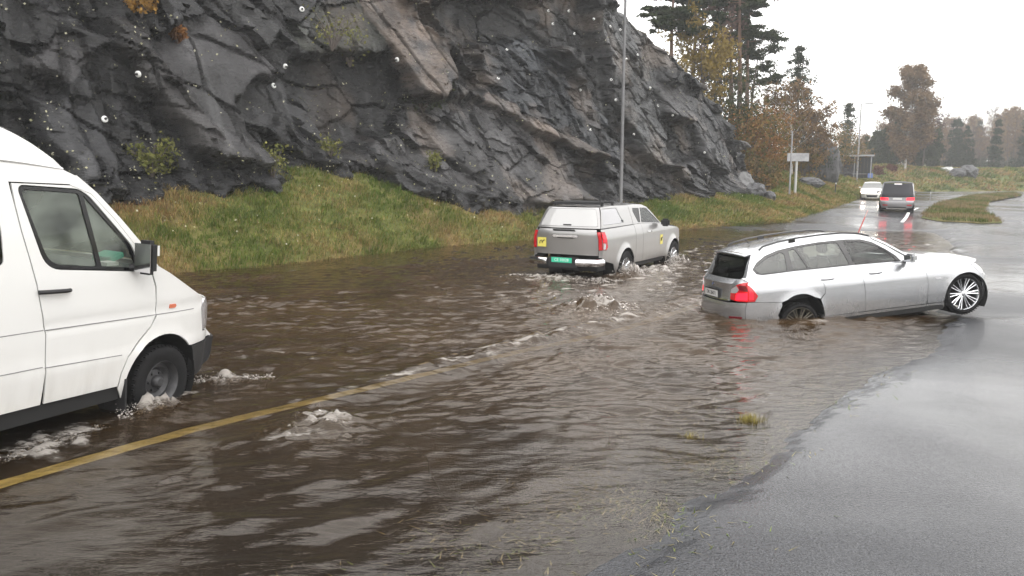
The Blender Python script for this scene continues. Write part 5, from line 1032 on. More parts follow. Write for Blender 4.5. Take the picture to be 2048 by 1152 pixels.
# ============================================================ VEGETATION
def leaf_mat(name, c, c2, sc=1.2, trans=.25):
    m = bpy.data.materials.new(name); m.use_nodes = True; t, N, L = nodes(m); t.nodes.clear(); o = N('ShaderNodeOutputMaterial'); g = N('ShaderNodeNewGeometry'); oi = N('ShaderNodeObjectInfo')
    n = N('ShaderNodeTexNoise', i_Scale=sc, i_Detail=4.); L(g.outputs['Position'], n.inputs[0]); cr = N('ShaderNodeValToRGB'); e = cr.color_ramp.elements
    e[0].position = .35; e[0].color = (*c, 1); e[1].position = .65; e[1].color = (*c2, 1); ad = N('ShaderNodeMath', operation='MULTIPLY_ADD'); L(g.outputs['Random Per Island'], ad.inputs[0]); ad.inputs[1].default_value = .3; L(n.outputs[0], ad.inputs[2])
    sb_ = N('ShaderNodeMath', operation='SUBTRACT'); L(ad.outputs[0], sb_.inputs[0]); sb_.inputs[1].default_value = .15; L(sb_.outputs[0], cr.inputs[0])
    d = N('ShaderNodeBsdfDiffuse'); tr = N('ShaderNodeBsdfTranslucent'); L(cr.outputs[0], d.inputs[0]); L(cr.outputs[0], tr.inputs[0]); mx = N('ShaderNodeMixShader'); mx.inputs[0].default_value = trans
    L(d.outputs[0], mx.inputs[1]); L(tr.outputs[0], mx.inputs[2]); L(mx.outputs[0], o.inputs[0]); return m
L_pine = leaf_mat('pine_needles', (.020, .032, .016), (.045, .058, .026)); L_spru = leaf_mat('spruce_needles', (.018, .030, .020), (.040, .052, .030))
L_rust = leaf_mat('rusty_leaves', (.15, .065, .024), (.30, .15, .055)); L_brown = leaf_mat('brown_birch_leaves', (.10, .066, .038), (.22, .145, .08)); L_och = leaf_mat('ochre_leaves', (.13, .095, .022), (.25, .18, .05))
L_dkg = leaf_mat('dark_green_leaves', (.022, .034, .014), (.060, .065, .028)); L_mix = leaf_mat('autumn_mixed_leaves', (.075, .080, .026), (.24, .135, .05)); L_purp = leaf_mat('faded_purple_leaves', (.075, .050, .045), (.15, .10, .085))
L_pale = leaf_mat('pale_yellow_leaves', (.36, .35, .20), (.60, .58, .45)); L_red = leaf_mat('dark_red_bush_leaves', (.07, .022, .016), (.13, .05, .03))
M_bark = pmat('grey_brown_bark', (.075, .060, .050), .9, noise=(6, .4), bump=(12, .6, .02)); M_pbark = pmat('pine_bark', (.10, .058, .040), .9, noise=(3, .4), bump=(10, .6, .03)); M_wbark = pmat('pale_birch_bark', (.36, .34, .31), .8, noise=(4, .5), bump=(10, .4, .02)); M_twig = pmat('grey_twigs', (.085, .070, .062), .9)
def quads(C_, size, rng, flat=0.0, droop=0.0, aspect=1.6):
    """leaf-sized faces at the centres C_, randomly turned"""
    n = len(C_); a = rng.normal(size=(n, 3)); a[:, 2] *= (1-flat); a[:, 2] -= droop; a /= np.linalg.norm(a, axis=1)[:, None]
    b = rng.normal(size=(n, 3)); b[:, 2] *= (1-flat); b -= (a*b).sum(1)[:, None]*a; b /= np.linalg.norm(b, axis=1)[:, None]+1e-9
    s = size*rng.uniform(.6, 1.35, n)[:, None]; A = a*s*aspect*.5; B_ = b*s*.5
    V = np.stack([C_-A, C_+B_*.9, C_+A, C_-B_*.9], 1).reshape(-1, 3); return V, np.arange(4*n).reshape(-1, 4)
def make_tree(name, kind, h, seed, leaf, bark, spread=1.0, nleaf=1.0, loc=(0, 0, 0), ls=None):
    r = np.random.default_rng(seed); mb = MB(); pts = []; cl = []   # clump centres with radius
    lean = r.normal(size=2)*.02*h
    tp = lambda u: np.array([lean[0]*u+.012*h*math.sin(u*5+seed), lean[1]*u+.012*h*math.cos(u*4+seed), h*u])
    r0 = {'pine': .016, 'spruce': .016, 'birch': .011, 'bare': .012, 'bush': .012, 'poplar': .012}[kind]*h
    limbs = []
    if kind != 'bush':
        us = np.linspace(0, .97, 12); mb.tube([tp(u) for u in us], [max(r0*(1-u)**.8, .012) for u in us], 8)
    if kind == 'pine':
        for i in range(26):
            u = r.uniform(.50, 1.0); az = r.uniform(0, 6.28); Lb = spread*h*.27*(1.15-u)**.45*r.uniform(.6, 1.15)*(1 if u > .55 else .6); p = tp(u); d = np.array([math.cos(az), math.sin(az), .12])
            q = [p, p+d*Lb*.5+np.array([0, 0, -.02*Lb]), p+d*Lb+np.array([0, 0, .08*Lb])]; mb.tube(q, [.035, .022, .01], 4, False)
            for k in range(5): v = r.uniform(.45, 1.05); cl.append((*(p+d*Lb*v+r.normal(size=3)*[.3, .3, .12]), .55*spread*h/14, .30))
        cl.append((*tp(1.0), .5, .6)); per, s, fl = 85, .15, .35
    elif kind == 'spruce':
        nw = int(h*1.9)
        for i in range(nw):
            u = .10+.88*(i+r.uniform(-.7, .7))/nw; u = min(max(u, .05), .985); Lb = spread*h*.25*(1-u)**.8+.12
            for k in range(6):
                az = 6.28*(k+r.uniform(-.3, .3))/6+i; ll = Lb*r.uniform(.4, 1.25); p = tp(u+r.uniform(-.02, .02)); d = np.array([math.cos(az), math.sin(az), r.uniform(-.45, -.1)]); q = [p, p+d*ll*.6, p+d*ll+np.array([0, 0, .05*ll])]; mb.tube(q, [.02, .014, .006], 3, False)
                for v in np.linspace(.3, 1.0, max(2, int(ll*2))): cl.append((*(p+d*ll*v+[0, 0, -.10]), .30*ll*.5+.17, .85))
        per, s, fl = 30, .13, .1
    elif kind in ('birch', 'poplar'):
        nb = 34 if kind == 'birch' else 62
        for i in range(nb):
            u = r.uniform(.22, .98) if kind == 'birch' else r.uniform(.12, .98); az = r.uniform(0, 6.28); Lb = spread*h*(.30*math.sin(math.pi*min(1, (u-.08)*1.06))**.7+.03)*r.uniform(.6, 1.15); p = tp(u); up = .75 if kind == 'birch' else .5
            d = np.array([math.cos(az), math.sin(az), up]); e = p+d*Lb; q = [p, p+d*Lb*.5, e, e+np.array([math.cos(az)*.15*Lb, math.sin(az)*.15*Lb, -.25*Lb])]; mb.tube(q, [.03, .02, .012, .005], 4, False)
            for k in range(5): v = r.uniform(.35, 1.1); cl.append((*(p+d*Lb*v+r.normal(size=3)*.25), .55*h/12, 1.0))
        per, s, fl = 40, .15, 0
    elif kind == 'bare':
        for i in range(40):
            u = r.uniform(.2, .98); az = r.uniform(0, 6.28); Lb = spread*h*.26*(1.1-u)**.6*r.uniform(.6, 1.2); p = tp(u); d = np.array([math.cos(az), math.sin(az), .9]); q = [p, p+d*Lb*.5, p+d*Lb*np.array([1, 1, 1.1])]; mb.tube(q, [.03, .018, .006], 3, False)
            for k in range(4):
                v = r.uniform(.3, .9); p2 = p+d*Lb*v; d2_ = d+r.normal(size=3)*.6; mb.tube([p2, p2+d2_*Lb*.4], [.012, .004], 3, False)
            cl.append((*(p+d*Lb*.8), .5*h/10, .9))
        per, s, fl = 18, .12, 0
    else:
        for i in range(12):
            az = r.uniform(0, 6.28); e = np.array([math.cos(az), math.sin(az), 0])*spread*h*r.uniform(.15, .55)+np.array([0, 0, h*r.uniform(.55, 1.0)]); q = [np.array([0, 0, -.1]), e*.5+[0, 0, .1*h], e]; mb.tube(q, [.03, .02, .008], 4, False)
            for k in range(6): v = r.uniform(.35, 1.05); cl.append((*(e*v+r.normal(size=3)*.13*h), .20*h*spread, .8))
        per, s, fl = 70, .11, 0
    if ls: s = ls
    C_ = []
    for x, y, z, rad, fz in cl:
        k = max(3, int(per*nleaf*r.uniform(.5, 1.4))); q = r.normal(size=(k, 3))*.5*rad; q[:, 2] *= fz; C_.append(q+[x, y, z])
    C_ = np.concatenate(C_); V, F = quads(C_, s, r, fl, .0)
    root = empty(name, loc); tr = mb.build('trunk' if kind != 'bush' else 'stems', bark, root, smooth=True); link('crown', np_mesh('crown', V, F), leaf, root)
    return root
def dup(root, loc, rz, sc):
    r_ = root.copy(); COL.objects.link(r_); r_.location = loc; r_.rotation_euler = (0, 0, rz); r_.scale = (sc, sc, sc)
    for ch in root.children: c = ch.copy(); COL.objects.link(c); c.parent = r_
    for k in ('label', 'group', 'category'):
        if k in r_: del r_[k]
    return r_
def gz(x, y): return float(terrain_z(np.array([x]), np.array([y]))[0])
def place(px, Y, dz=-.1): x = (px-1024)/1600*Y; return (x, Y, gz(x, Y)+dz)
def top_h(py, Y, z0): return CAM_H+(362-py)/1600*Y-z0
def plant(px, Y, py_top, name, kind, leaf, bark, label, cat, seed, spread=1., nleaf=1., group=None, z=None, ls=None):
    l = place(px, Y)
    if z is not None: l = (l[0], l[1], z)
    h = max(1.0, top_h(py_top, Y, l[2])); o = make_tree(name, kind, h, seed, leaf, bark, spread, nleaf, l, ls); tag(o, label, cat, group); return o
plant(1463, 57, -90, 'pine_tree', 'pine', L_pine, M_pbark, 'tallest pine with reddish bare trunk, rightmost of the stand above the rock face', 'tree', 1, .72, 1.1)
plant(1449, 60, -60, 'pine_tree', 'pine', L_pine, M_pbark, 'slimmer pine standing just left of the tallest pine', 'tree', 2, .6, .9)
plant(1489, 63, 78, 'pine_tree', 'pine', L_pine, M_bark, 'small umbrella-shaped pine on a thin pale stem right of the tall pines', 'tree', 3, 1.35, .55)
plant(1478, 61, -40, 'pine_tree', 'pine', L_pine, M_pbark, 'pine with long boughs hanging over the sky behind the tallest pine', 'tree', 14, .72, .9)
plant(1422, 58, -10, 'birch_tree', 'birch', L_purp, M_bark, 'thin faded purple-brown birch with sky showing through, left of the tall pines', 'tree', 4, .55, .45)
plant(1400, 61, -40, 'birch_tree', 'birch', L_purp, M_bark, 'faded birch with dark stem behind the ochre tree', 'tree', 41, .6, .4)
plant(1375, 54, -70, 'pine_tree', 'pine', L_pine, M_pbark, 'dense dark pine at the top edge behind the crest of the rock', 'tree', 5, .65, 1.2)
plant(1340, 52, -80, 'pine_tree', 'pine', L_pine, M_pbark, 'leftmost dark pine above the crest of the rock', 'tree', 15, .6, 1.1)
plant(1388, 52, 45, 'birch_tree', 'birch', L_och, M_bark, 'ochre yellow birch growing on the shoulder of the rock face', 'tree', 6, .7, .8)
plant(1582, 72, 92, 'spruce_tree', 'spruce', L_spru, M_bark, 'lone ragged dark conifer standing against the white sky right of the pines', 'tree', 7, 1.15, 1.0)
plant(1575, 62, 185, 'birch_tree', 'birch', L_brown, M_wbark, 'brown wispy birch with drooping twigs in front of the lone conifer', 'tree', 8, 1.2, .5)
plant(1612, 66, 225, 'birch_tree', 'birch', L_brown, M_bark, 'lower brown birch spreading to the right of the wispy birch', 'tree', 81, 1.15, .5)
plant(1512, 55, 235, 'rusty_shrub', 'bush', L_rust, M_bark, 'rusty orange shrub below the pines right of the rock face', 'shrub', 9, .9, .8)
for k, (px, Y, pt, lf, lab, nm) in enumerate([(1478, 54, 200, L_mix, 'tall mottled bush filling the notch right of the rock face top', 'green_bush'), (1450, 56, 150, L_dkg, 'dark bush under the trunks of the tall pines', 'green_bush'), (1415, 54, 140, L_dkg, 'dark bush at the foot of the ochre birch', 'green_bush'), (1500, 58, 215, L_dkg, 'dark bush on the skyline between pines and lone conifer', 'green_bush'),
        (1535, 58, 225, L_mix, 'brown and green bush under the wispy birch', 'autumn_bush'), (1490, 53, 290, L_mix, 'mottled bush beside the end of the rock face', 'autumn_bush'), (1525, 53, 300, L_mix, 'mottled bush above the fallen boulders', 'autumn_bush'), (1560, 63, 290, L_mix, 'olive brown bush left behind the road sign', 'autumn_bush'),
        (1600, 66, 275, L_mix, 'olive brown bush right behind the road sign', 'autumn_bush'), (1640, 80, 265, L_dkg, 'grey green bush over the small rock outcrop', 'green_bush'), (1665, 88, 255, L_mix, 'pale brown bush below the small spruce', 'autumn_bush'), (1700, 96, 272, L_mix, 'pale brown bush behind the bus shelter', 'autumn_bush'),
        (1748, 98, 330, L_red, 'dark red low bush above the white car', 'red_bush'), (1775, 101, 333, L_red, 'dark red low bush above the dark estate car', 'red_bush')]):
    Bl = plant(px, Y, pt, nm, 'bush', lf, M_bark, lab, 'bush', 100+k, .9, .34, ls=.13)
plant(1683, 92, 196, 'spruce_tree', 'spruce', L_spru, M_bark, 'small pointed spruce left of the far street lamp', 'tree', 10, .8, .8)
plant(1803, 104, 142, 'birch_tree', 'poplar', L_brown, M_wbark, 'big round brown birch with pale trunk on the far bank', 'tree', 11, .80, 2.2, ls=.2)
plant(1836, 110, 200, 'birch_tree', 'birch', L_purp, M_bark, 'thin half-bare birch leaning right of the big round birch', 'tree', 12, .7, .6)
for k, (px, Y, pt, lab) in enumerate([(1770, 112, 262, 'dark rounded pine left behind the big birch'), (1790, 116, 250, 'dark pine straight behind the big birch trunk'), (1826, 114, 255, 'dark pine right behind the big birch'), (1850, 118, 262, 'dark low pine farthest right behind the big birch'), (1745, 118, 268, 'dark low pine farthest left behind the big birch')]):
    plant(px, Y, pt, 'pine_tree', 'poplar', L_pine, M_bark, lab, 'tree', 200+k, .9, 1.6, ls=.22)
plant(1893, 135, 230, 'spruce_tree', 'spruce', L_spru, M_bark, 'pointed hazy spruce right of the big birch', 'tree', 13, 1.2, 1.2, ls=.2)
plant(1912, 140, 262, 'spruce_tree', 'spruce', L_spru, M_bark, 'shorter hazy spruce beside the pointed one', 'tree', 16, 1.2, 1.2, ls=.2)
plant(1975, 120, 232, 'spruce_tree', 'spruce', L_spru, M_bark, 'slim dark conifer standing alone among bare trees far right', 'tree', 17, .5, 1.0, ls=.2)
# the far wood, one tree at a time
pr = [make_tree('far_tree', 'bare', 10, 300, L_purp, M_twig, 1.1, 1.6), make_tree('far_tree', 'birch', 10, 301, L_brown, M_bark, .8, .8, ls=.2), make_tree('far_tree', 'spruce', 10, 302, L_spru, M_bark, 1.1, 1.0, ls=.2), make_tree('far_tree', 'bare', 10, 303, L_brown, M_twig, 1.2, 1.8)]
used = [False]*4; rr_ = np.random.default_rng(77)
LB = ['leafless grey tree in the hazy wood at the far right', 'thin brown birch in the hazy far wood', 'dark spruce in the hazy far wood', 'bare brownish tree in the hazy far wood']
for i in range(150):
    Y = rr_.uniform(118, 215); px = rr_.uniform(1640, 2120) if i % 3 else rr_.uniform(1860, 2140); l = place(px, Y)
    if 1:
        k = int(rr_.choice([0, 1, 2, 3], p=[.34, .24, .16, .26])); h = top_h(rr_.uniform(236, 300)-(20 if px > 1960 else 0) if px > 1740 else rr_.uniform(272, 310), Y, l[2])
        if h < 4: continue
        if not used[k]: o = pr[k]; used[k] = True; o.location = l; o.rotation_euler = (0, 0, rr_.uniform(0, 6)); o.scale = (h/10,)*3
        else: o = dup(pr[k], l, rr_.uniform(0, 6), h/10)
        tag(o, LB[k], 'tree', ['leafless trees of the far wood', 'brown birches of the far wood', 'spruces of the far wood', 'bare brownish trees of the far wood'][k])
# ------------------------------------------------------------ shrubs rooted on the rock
def rock_shrub(px, py, h, leaf, label, seed, nleaf=.5, spread=1.2):
    q = rock_hit(px, py)
    if not q: return
    p = q[0]+q[1]*.05; o = make_tree('rock_shrub', 'bush', h, seed, leaf, M_twig, spread, nleaf, (p.x, p.y-.1, p.z-.1*h), ls=.075); tag(o, label, 'shrub')
rock_shrub(305, 345, .9, L_pale if 0 else leaf_mat('yellow_green_leaves', (.10, .11, .03), (.24, .23, .08)), 'sparse yellow-green shrub at the foot of the rock above the van', 401, .16)
L_yg = bpy.data.materials['yellow_green_leaves']
rock_shrub(287, 22, 1.0, leaf_mat('orange_leaves', (.22, .12, .03), (.42, .25, .07)), 'small orange shrub hanging at the top edge of the rock', 402, .35, .6)
rock_shrub(545, 350, .85, L_yg, 'thin shrub by the grass under the big smooth slab', 403, .07)
rock_shrub(665, 90, 1.4, L_yg, 'scattered pale shrub high on the lichen covered rock', 404, .06)
rock_shrub(700, 120, 1.2, L_yg, 'lower pale shrub on the lichen covered rock', 405, .05)
rock_shrub(845, 215, 1.2, L_dkg, 'small dark shrub on the ledge below the tan slab', 406, .35)
rock_shrub(660, 310, .7, L_yg, 'thin leafy shrub right of the rounded buttress foot', 407, .06)
rock_shrub(870, 335, .55, L_yg, 'small leafy shrub on the broken grey rock', 408, .08)
rock_shrub(355, 80, .35, L_rust, 'little rusty plant in the cleft left of the big slab', 409, .25)
# ------------------------------------------------------------ grass of the banks
def blades(N_, sampler, lo, hi, wd, seed, name, mat, label, per=7, lay=.55):
    r = np.random.default_rng(seed); x, y = sampler(r, N_); z = terrain_z(x, y)-.02; n = len(x)
    x = np.repeat(x, per)+r.normal(size=n*per)*.07; y = np.repeat(y, per)+r.normal(size=n*per)*.07; z = np.repeat(z, per); m = n*per
    hh_ = np.repeat(np.clip(.8+.9*perlin(x[::per]*.6, y[::per]*.6, 2.), .3, 1.8), per); l = r.uniform(lo, hi, m)*hh_; az = r.uniform(0, 6.28, m); ln = r.uniform(.1, 1, m)**.8*lay*2
    # tips droop down the slope towards the road
    dx = np.cos(az)*ln+.25; dy = np.sin(az)*ln-.45; wx_ = -np.sin(az)*wd; wy_ = np.cos(az)*wd; dist = np.hypot(x, y)/25; wx_ *= dist; wy_ *= dist
    A = np.stack([x-wx_, y-wy_, z], 1); B_ = np.stack([x+wx_, y+wy_, z], 1); M_ = np.stack([x+dx*l*.45+wx_*.7, y+dy*l*.45+wy_*.7, z+l*.62], 1); M2 = np.stack([x+dx*l*.45-wx_*.7, y+dy*l*.45-wy_*.7, z+l*.62], 1); T2 = np.stack([x+dx*l, y+dy*l, z+l*.80], 1)
    V = np.stack([A, B_, M_, T2, M2], 1).reshape(-1, 3); b = np.arange(m)[:, None]*5
    F = np.concatenate([b+[0, 1, 2], b+[0, 2, 4], b+[4, 2, 3]], 0)
    # patches of green, straw and rust, as they grow
    pz = np.repeat(fbm(x[::per]*.35, y[::per]*.35, 5, 4)*1.6+.12*r.normal(size=n), per)+.22*r.normal(size=m)
    c0 = np.array([.095, .140, .028]); c1 = np.array([.185, .190, .050]); c2 = np.array([.32, .235, .105]); c3 = np.array([.24, .135, .062])
    w1_ = sstep(-.45, .0, pz)[:, None]; w2_ = sstep(-.15, .40, pz)[:, None]; w3_ = sstep(.5, .85, pz)[:, None]; c = c0*(1-w1_)+c1*w1_; c = c*(1-w2_)+c2*w2_; c = c*(1-w3_)+c3*w3_; c = c*r.uniform(.65, 1.3, m)[:, None]
    me = np_mesh(name, V, F, dict(tone=np.repeat(c, 5, 0))); return tag(link(name, me, mat), label, kind='stuff', cat='grass')
M_grs = bpy.data.materials.new('grass_blades'); M_grs.use_nodes = True; t, N, L = nodes(M_grs); t.nodes.clear(); o_ = N('ShaderNodeOutputMaterial'); a = N('ShaderNodeAttribute', attribute_name='tone'); d = N('ShaderNodeBsdfDiffuse'); tr = N('ShaderNodeBsdfTranslucent'); mx = N('ShaderNodeMixShader'); mx.inputs[0].default_value = .3
L(a.outputs['Color'], d.inputs[0]); L(a.outputs['Color'], tr.inputs[0]); L(d.outputs[0], mx.inputs[1]); L(tr.outputs[0], mx.inputs[2]); L(mx.outputs[0], o_.inputs[0])
def samp_bank(r, n):
    # along the bank, thinning with distance
    k = n*4; s_ = r.uniform(0, 1, k)**1.5; y = 15+s_*60; x = r.uniform(-16, 36, k); d1, _ = pl_dist(FOOT, x, y); d2, _ = pl_dist(BASE, x, y); ok = (d1 > .03) & (d2 < .6) & (x/y > -.68)
    return x[ok][:n], y[ok][:n]
blades(46000, samp_bank, .10, .30, .010, 8, 'bank_grass', M_grs, 'long wet grass in green and straw tufts on the bank under the rock')
def samp_far(r, n):
    k = n*3; y = r.uniform(60, 118, k); x = r.uniform(16, 90, k); d1, _ = pl_dist(FOOT, x, y); ok = (d1 > .1); return x[ok][:n], y[ok][:n]
blades(14000, samp_far, .2, .5, .012, 9, 'far_grass', M_grs, 'rough grass on the far bank beyond the bend')
# water-line fringe of dead grass
def samp_edge(r, n):
    u = r.uniform(0, 1, n); i = 2+u*6; fx = np.interp(i, np.arange(len(FOOT)), FOOT[:, 0]); fy = np.interp(i, np.arange(len(FOOT)), FOOT[:, 1]); return fx+r.normal(size=n)*.12-.1, fy+r.normal(size=n)*.12+.12
blades(5000, samp_edge, .10, .30, .010, 10, 'bank_edge_grass', M_grs, 'pale flattened grass along the water line of the bank', lay=.8)
# grass of the verge, mostly drowned, between the flood and the side road
def verge(N_, seed):
    r = np.random.default_rng(seed); y = r.uniform(3.2, 11.5, N_); x = np.interp(y, CEN[:, 1], CEN[:, 0]); dx, dy = .82, -.57; e = .35*perlin(x*.5, y*.5, 3.); k = r.normal(size=N_)*.34+3.80-e; x = x+dx*k+.0; y = y+dy*k
    cl = perlin(x*1.3, y*1.3, 6.); ok = (r.uniform(0, 1, N_) < np.clip(.35+1.6*cl, .05, 1)); x, y = x[ok], y[ok]; m = len(x); z = np.maximum(asphalt_z(x, y), -.03)
    az = r.uniform(0, 6.28, m); l = r.uniform(.02, .085, m); w = .0038; X0 = np.stack([x-np.sin(az)*w, y+np.cos(az)*w, z], 1); X1 = np.stack([x+np.sin(az)*w, y-np.cos(az)*w, z], 1); T2 = np.stack([x+np.cos(az)*l, y+np.sin(az)*l, z+r.uniform(-.05, .22, m)*l+.010], 1)
    V = np.stack([X0, X1, T2], 1).reshape(-1, 3); F = np.arange(3*m).reshape(-1, 3); c = np.array([.27, .24, .13])*r.uniform(.4, 1.3, m)[:, None]; g_ = r.uniform(0, 1, m) < .35; c[g_] *= [.55, .8, .45]
    tag(link('verge_grass', np_mesh('verge_grass', V, F, dict(tone=np.repeat(c, 3, 0))), M_grs), 'flattened drowned grass along the edge of the side road', kind='stuff', cat='grass')
verge(15000, 12)
def tuft(px, py, n, l0, label, seed):
    d = cam_ray(px, py); T = -CAM_H/d[2]; x0, y0 = d[0]*T, d[1]*T; r = np.random.default_rng(seed); z0 = float(asphalt_z(np.array([x0]), np.array([y0]))[0]); z0 = max(z0, -.02)
    x = x0+r.normal(size=n)*.05; y = y0+r.normal(size=n)*.04; az = r.uniform(0, 6.28, n); l = r.uniform(.4, 1, n)*l0; ln = r.uniform(.2, 1.1, n); w = .004
    A = np.stack([x-np.sin(az)*w, y+np.cos(az)*w, z0+0*x], 1); B_ = np.stack([x+np.sin(az)*w, y-np.cos(az)*w, z0+0*x], 1); T2 = np.stack([x+np.cos(az)*l*ln, y+np.sin(az)*l*ln, z0+l*np.clip(1.1-ln*.6, .1, 1)], 1)
    V = np.stack([A, B_, T2], 1).reshape(-1, 3)-[x0, y0, z0]; c = np.array([.26, .22, .07])*r.uniform(.5, 1.3, n)[:, None]; o = link('grass_tuft', np_mesh('grass_tuft', V, np.arange(3*n).reshape(-1, 3), dict(tone=np.repeat(c, 3, 0))), M_grs); o.location = (x0, y0, z0); tag(o, label, 'grass tuft')
tuft(1502, 842, 260, .13, 'yellow-green grass tuft poking from the water at the edge of the asphalt', 1)
tuft(1378, 872, 40, .10, 'small tuft left of the bigger yellow-green one in the shallow water', 2)
# island of grass between main road and side road
isl = np.array([(21.4,42.0),(25.5,49.0),(30.8,58),(42.5,75),(53,85),(48,76),(36.8,62),(27.5,47.0),(23.6,38.6),(22.3,38.2),(21.3,40.0)])
r = np.random.default_rng(15); q = np.stack([r.uniform(20, 54, 60000), r.uniform(37, 86, 60000)], 1); q = q[inpoly(q, isl)]
bmx = []; 
res = geometry.delaunay_2d_cdt([Vector(p) for p in resample([tuple(p) for p in isl], .8)]+[Vector(p) for p in q[:700]], [], [], 0, 1e-6); V2 = np.array([(v.x, v.y) for v in res[0]]); F_ = [f for f in res[2] if inpoly(V2[list(f)].mean(0)[None], isl)[0]]
Vz = asphalt_z(V2[:, 0], V2[:, 1]); ins = inpoly(V2, isl*.97+isl.mean(0)*.03)
me = np_mesh('traffic_island', np.stack([V2[:, 0], V2[:, 1], Vz+.02+.10*ins], 1), np.array([f[::-1] if 0 else f for f in F_])); tag(link('traffic_island', me, M_soil, smooth=True), 'low grassy island between the main road and the side road', kind='structure')
sx, sy = q[:6000, 0], q[:6000, 1]; m = len(sx)*4; x = np.repeat(sx, 4)+r.normal(size=m)*.1; y = np.repeat(sy, 4)+r.normal(size=m)*.1; z = asphalt_z(x, y)+.08; az = r.uniform(0, 6.28, m); l = r.uniform(.08, .25, m); w = .018
V = np.stack([np.stack([x-np.sin(az)*w, y+np.cos(az)*w, z], 1), np.stack([x+np.sin(az)*w, y-np.cos(az)*w, z], 1), np.stack([x+np.cos(az)*l*.5, y+np.sin(az)*l*.5, z+l], 1)], 1).reshape(-1, 3)
pz = fbm(x*.3, y*.3, 3, 3); c = np.where(pz[:, None] > .0, np.array([.20, .15, .08]), np.array([.09, .11, .03]))*r.uniform(.6, 1.3, m)[:, None]
tag(link('island_grass', np_mesh('island_grass', V, np.arange(3*m).reshape(-1, 3), dict(tone=np.repeat(c, 3, 0))), M_grs), 'short straw and green grass on the traffic island', kind='stuff', cat='grass')
# fallen leaves sprinkled over rock and bank
r = np.random.default_rng(19); C_ = []
while len(C_) < 850:
    px, py = r.uniform(-40, 1480), r.uniform(-10, 410); dens = .10+.9*float(sstep(.05, .35, perlin(np.array([px*.012]), np.array([py*.014]), 3.3)[0])) + (.5 if py > 300 else 0)
    if r.uniform() > dens: continue
    h = rock_hit(px, py)
    if h: C_.append(tuple(h[0]+h[1]*.03))
C_ = np.array(C_); V, F = quads(C_, .055, r, 0, 0, 1.2)
xb, yb = samp_bank(r, 600); zb = terrain_z(xb, yb)+.2; V3, F3 = quads(np.stack([xb, yb, zb], 1), .045, r, 0, 0, 1.2); tag(link('fallen_leaves', np_mesh('fallen_leaves', np.concatenate([V, V3]), np.concatenate([F, F3+len(V)])), L_pale), 'pale yellow leaves scattered over rock and grass', kind='stuff', cat='leaves')
# ============================================================ THINGS ALONG THE ROAD
M_galv = pmat('galvanised_steel', (.30, .30, .31), .5, .5, noise=(3, .25)); M_wbolt = pmat('white_anchor_plate', (.75, .75, .74), .5, noise=(20, .15)); M_stone = pmat('loose_dark_stone', (.055, .055, .058), .5, spec=.3, noise=(3, .5), bump=(6, .9, .06)); M_dbolt = pmat('dark_bolt_end', (.03, .03, .03), .6)
def bolt(px, py, r_, label, group=None, streak=False):
    h = rock_hit(px, py)
    if not h: return
    n = (smooth_normal(h[0], .3)+h[1]).normalized(); root = empty('rock_bolt'); q = n.to_track_quat('Z', 'Y'); root.matrix_world = Matrix.Translation(h[0]+n*.03) @ q.to_matrix().to_4x4()
    MB().lathe([(0, .03), (r_*.35, .03), (r_*.45, .045), (r_*.8, .035), (r_, .02), (r_*.95, -.03), (0, -.03)], (0, 0, 0), 'Z', 14).build('plate', M_wbolt, root, smooth=True)
    MB().lathe([(0, .09), (r_*.34, .09), (r_*.38, .04), (r_*.38, .0)], (0, 0, 0), 'Z', 8).build('nut', M_dbolt, root)
    tag(root, label, 'rock bolt', group)
for px, py, lab in [(278,148,'large white anchor plate left of the diagonal rib'), (208,239,'large white anchor plate on the slabs above the van roof'), (546,172,'white anchor plate in the dark hollow of the rounded slab'), (569,132,'white anchor plate on the rim of the rounded slab'), (603,19,'white anchor plate near the top edge above the rounded slab'), (795,119,'white anchor plate beside the tan slab')]:
    bolt(px, py, .088, lab)
for px, py in [(1013,100),(1096,22),(1137,22),(1105,48),(1188,38),(1220,53),(1222,160),(1161,180),(1148,68),(1231,200),(1180,260),(1268,268),(1315,212),(1300,176),(1252,118),(996,158),(1345,230),(1409,305),(1240,60),(1275,110)]:
    bolt(px, py, .062, 'small white anchor plate on the right half of the rock face', 'small anchor plates on the right of the rock face')
def boulder(px, Y, size, label, seed, mat=M_stone, z=None, sq=(1, 1, 1)):
    r = np.random.default_rng(seed); bm = bmesh.new(); bmesh.ops.create_icosphere(bm, subdivisions=4, radius=1)
    pn_ = r.normal(size=(11, 3)); pn_ /= np.linalg.norm(pn_, axis=1)[:, None]; pd = r.uniform(.62, .95, 11)
    for v in bm.verts:
        p = np.array(v.co); k = (pn_@p); sc_ = min([1]+[pd[i]/k[i] for i in range(11) if k[i] > pd[i]]); p = p*sc_; n_ = .22*float(fbm(np.array([p[0]*3+seed]), np.array([p[1]*3]), p[2]*3, 3)[0]); v.co = Vector(p*(1+n_)*np.array(sq)*size)
    me = bpy.data.meshes.new('boulder'); bm.to_mesh(me); bm.free(); o = link('boulder', me, mat, None, True); me.set_sharp_from_angle(angle=math.radians(20)); l = place(px, Y, 0); o.location = (l[0], l[1], (l[2] if z is None else z)+size*.35*sq[2]); o.rotation_euler = (0, 0, r.uniform(0, 6)); tag(o, label, 'boulder'); return o
boulder(1478, 47.5, .95, 'big pale grey boulder at the right foot of the rock face', 1, pmat('pale_grey_stone', (.10, .10, .10), .5, noise=(3, .4), bump=(6, .9, .06)), sq=(1, .8, .95)); boulder(1508, 47, .9, 'dark flat boulder leaning right of the big pale one', 2, sq=(1.5, .7, .6)); boulder(1532, 46.6, .55, 'small dark boulder lowest on the grass slope', 3, sq=(1.1, .8, .7))
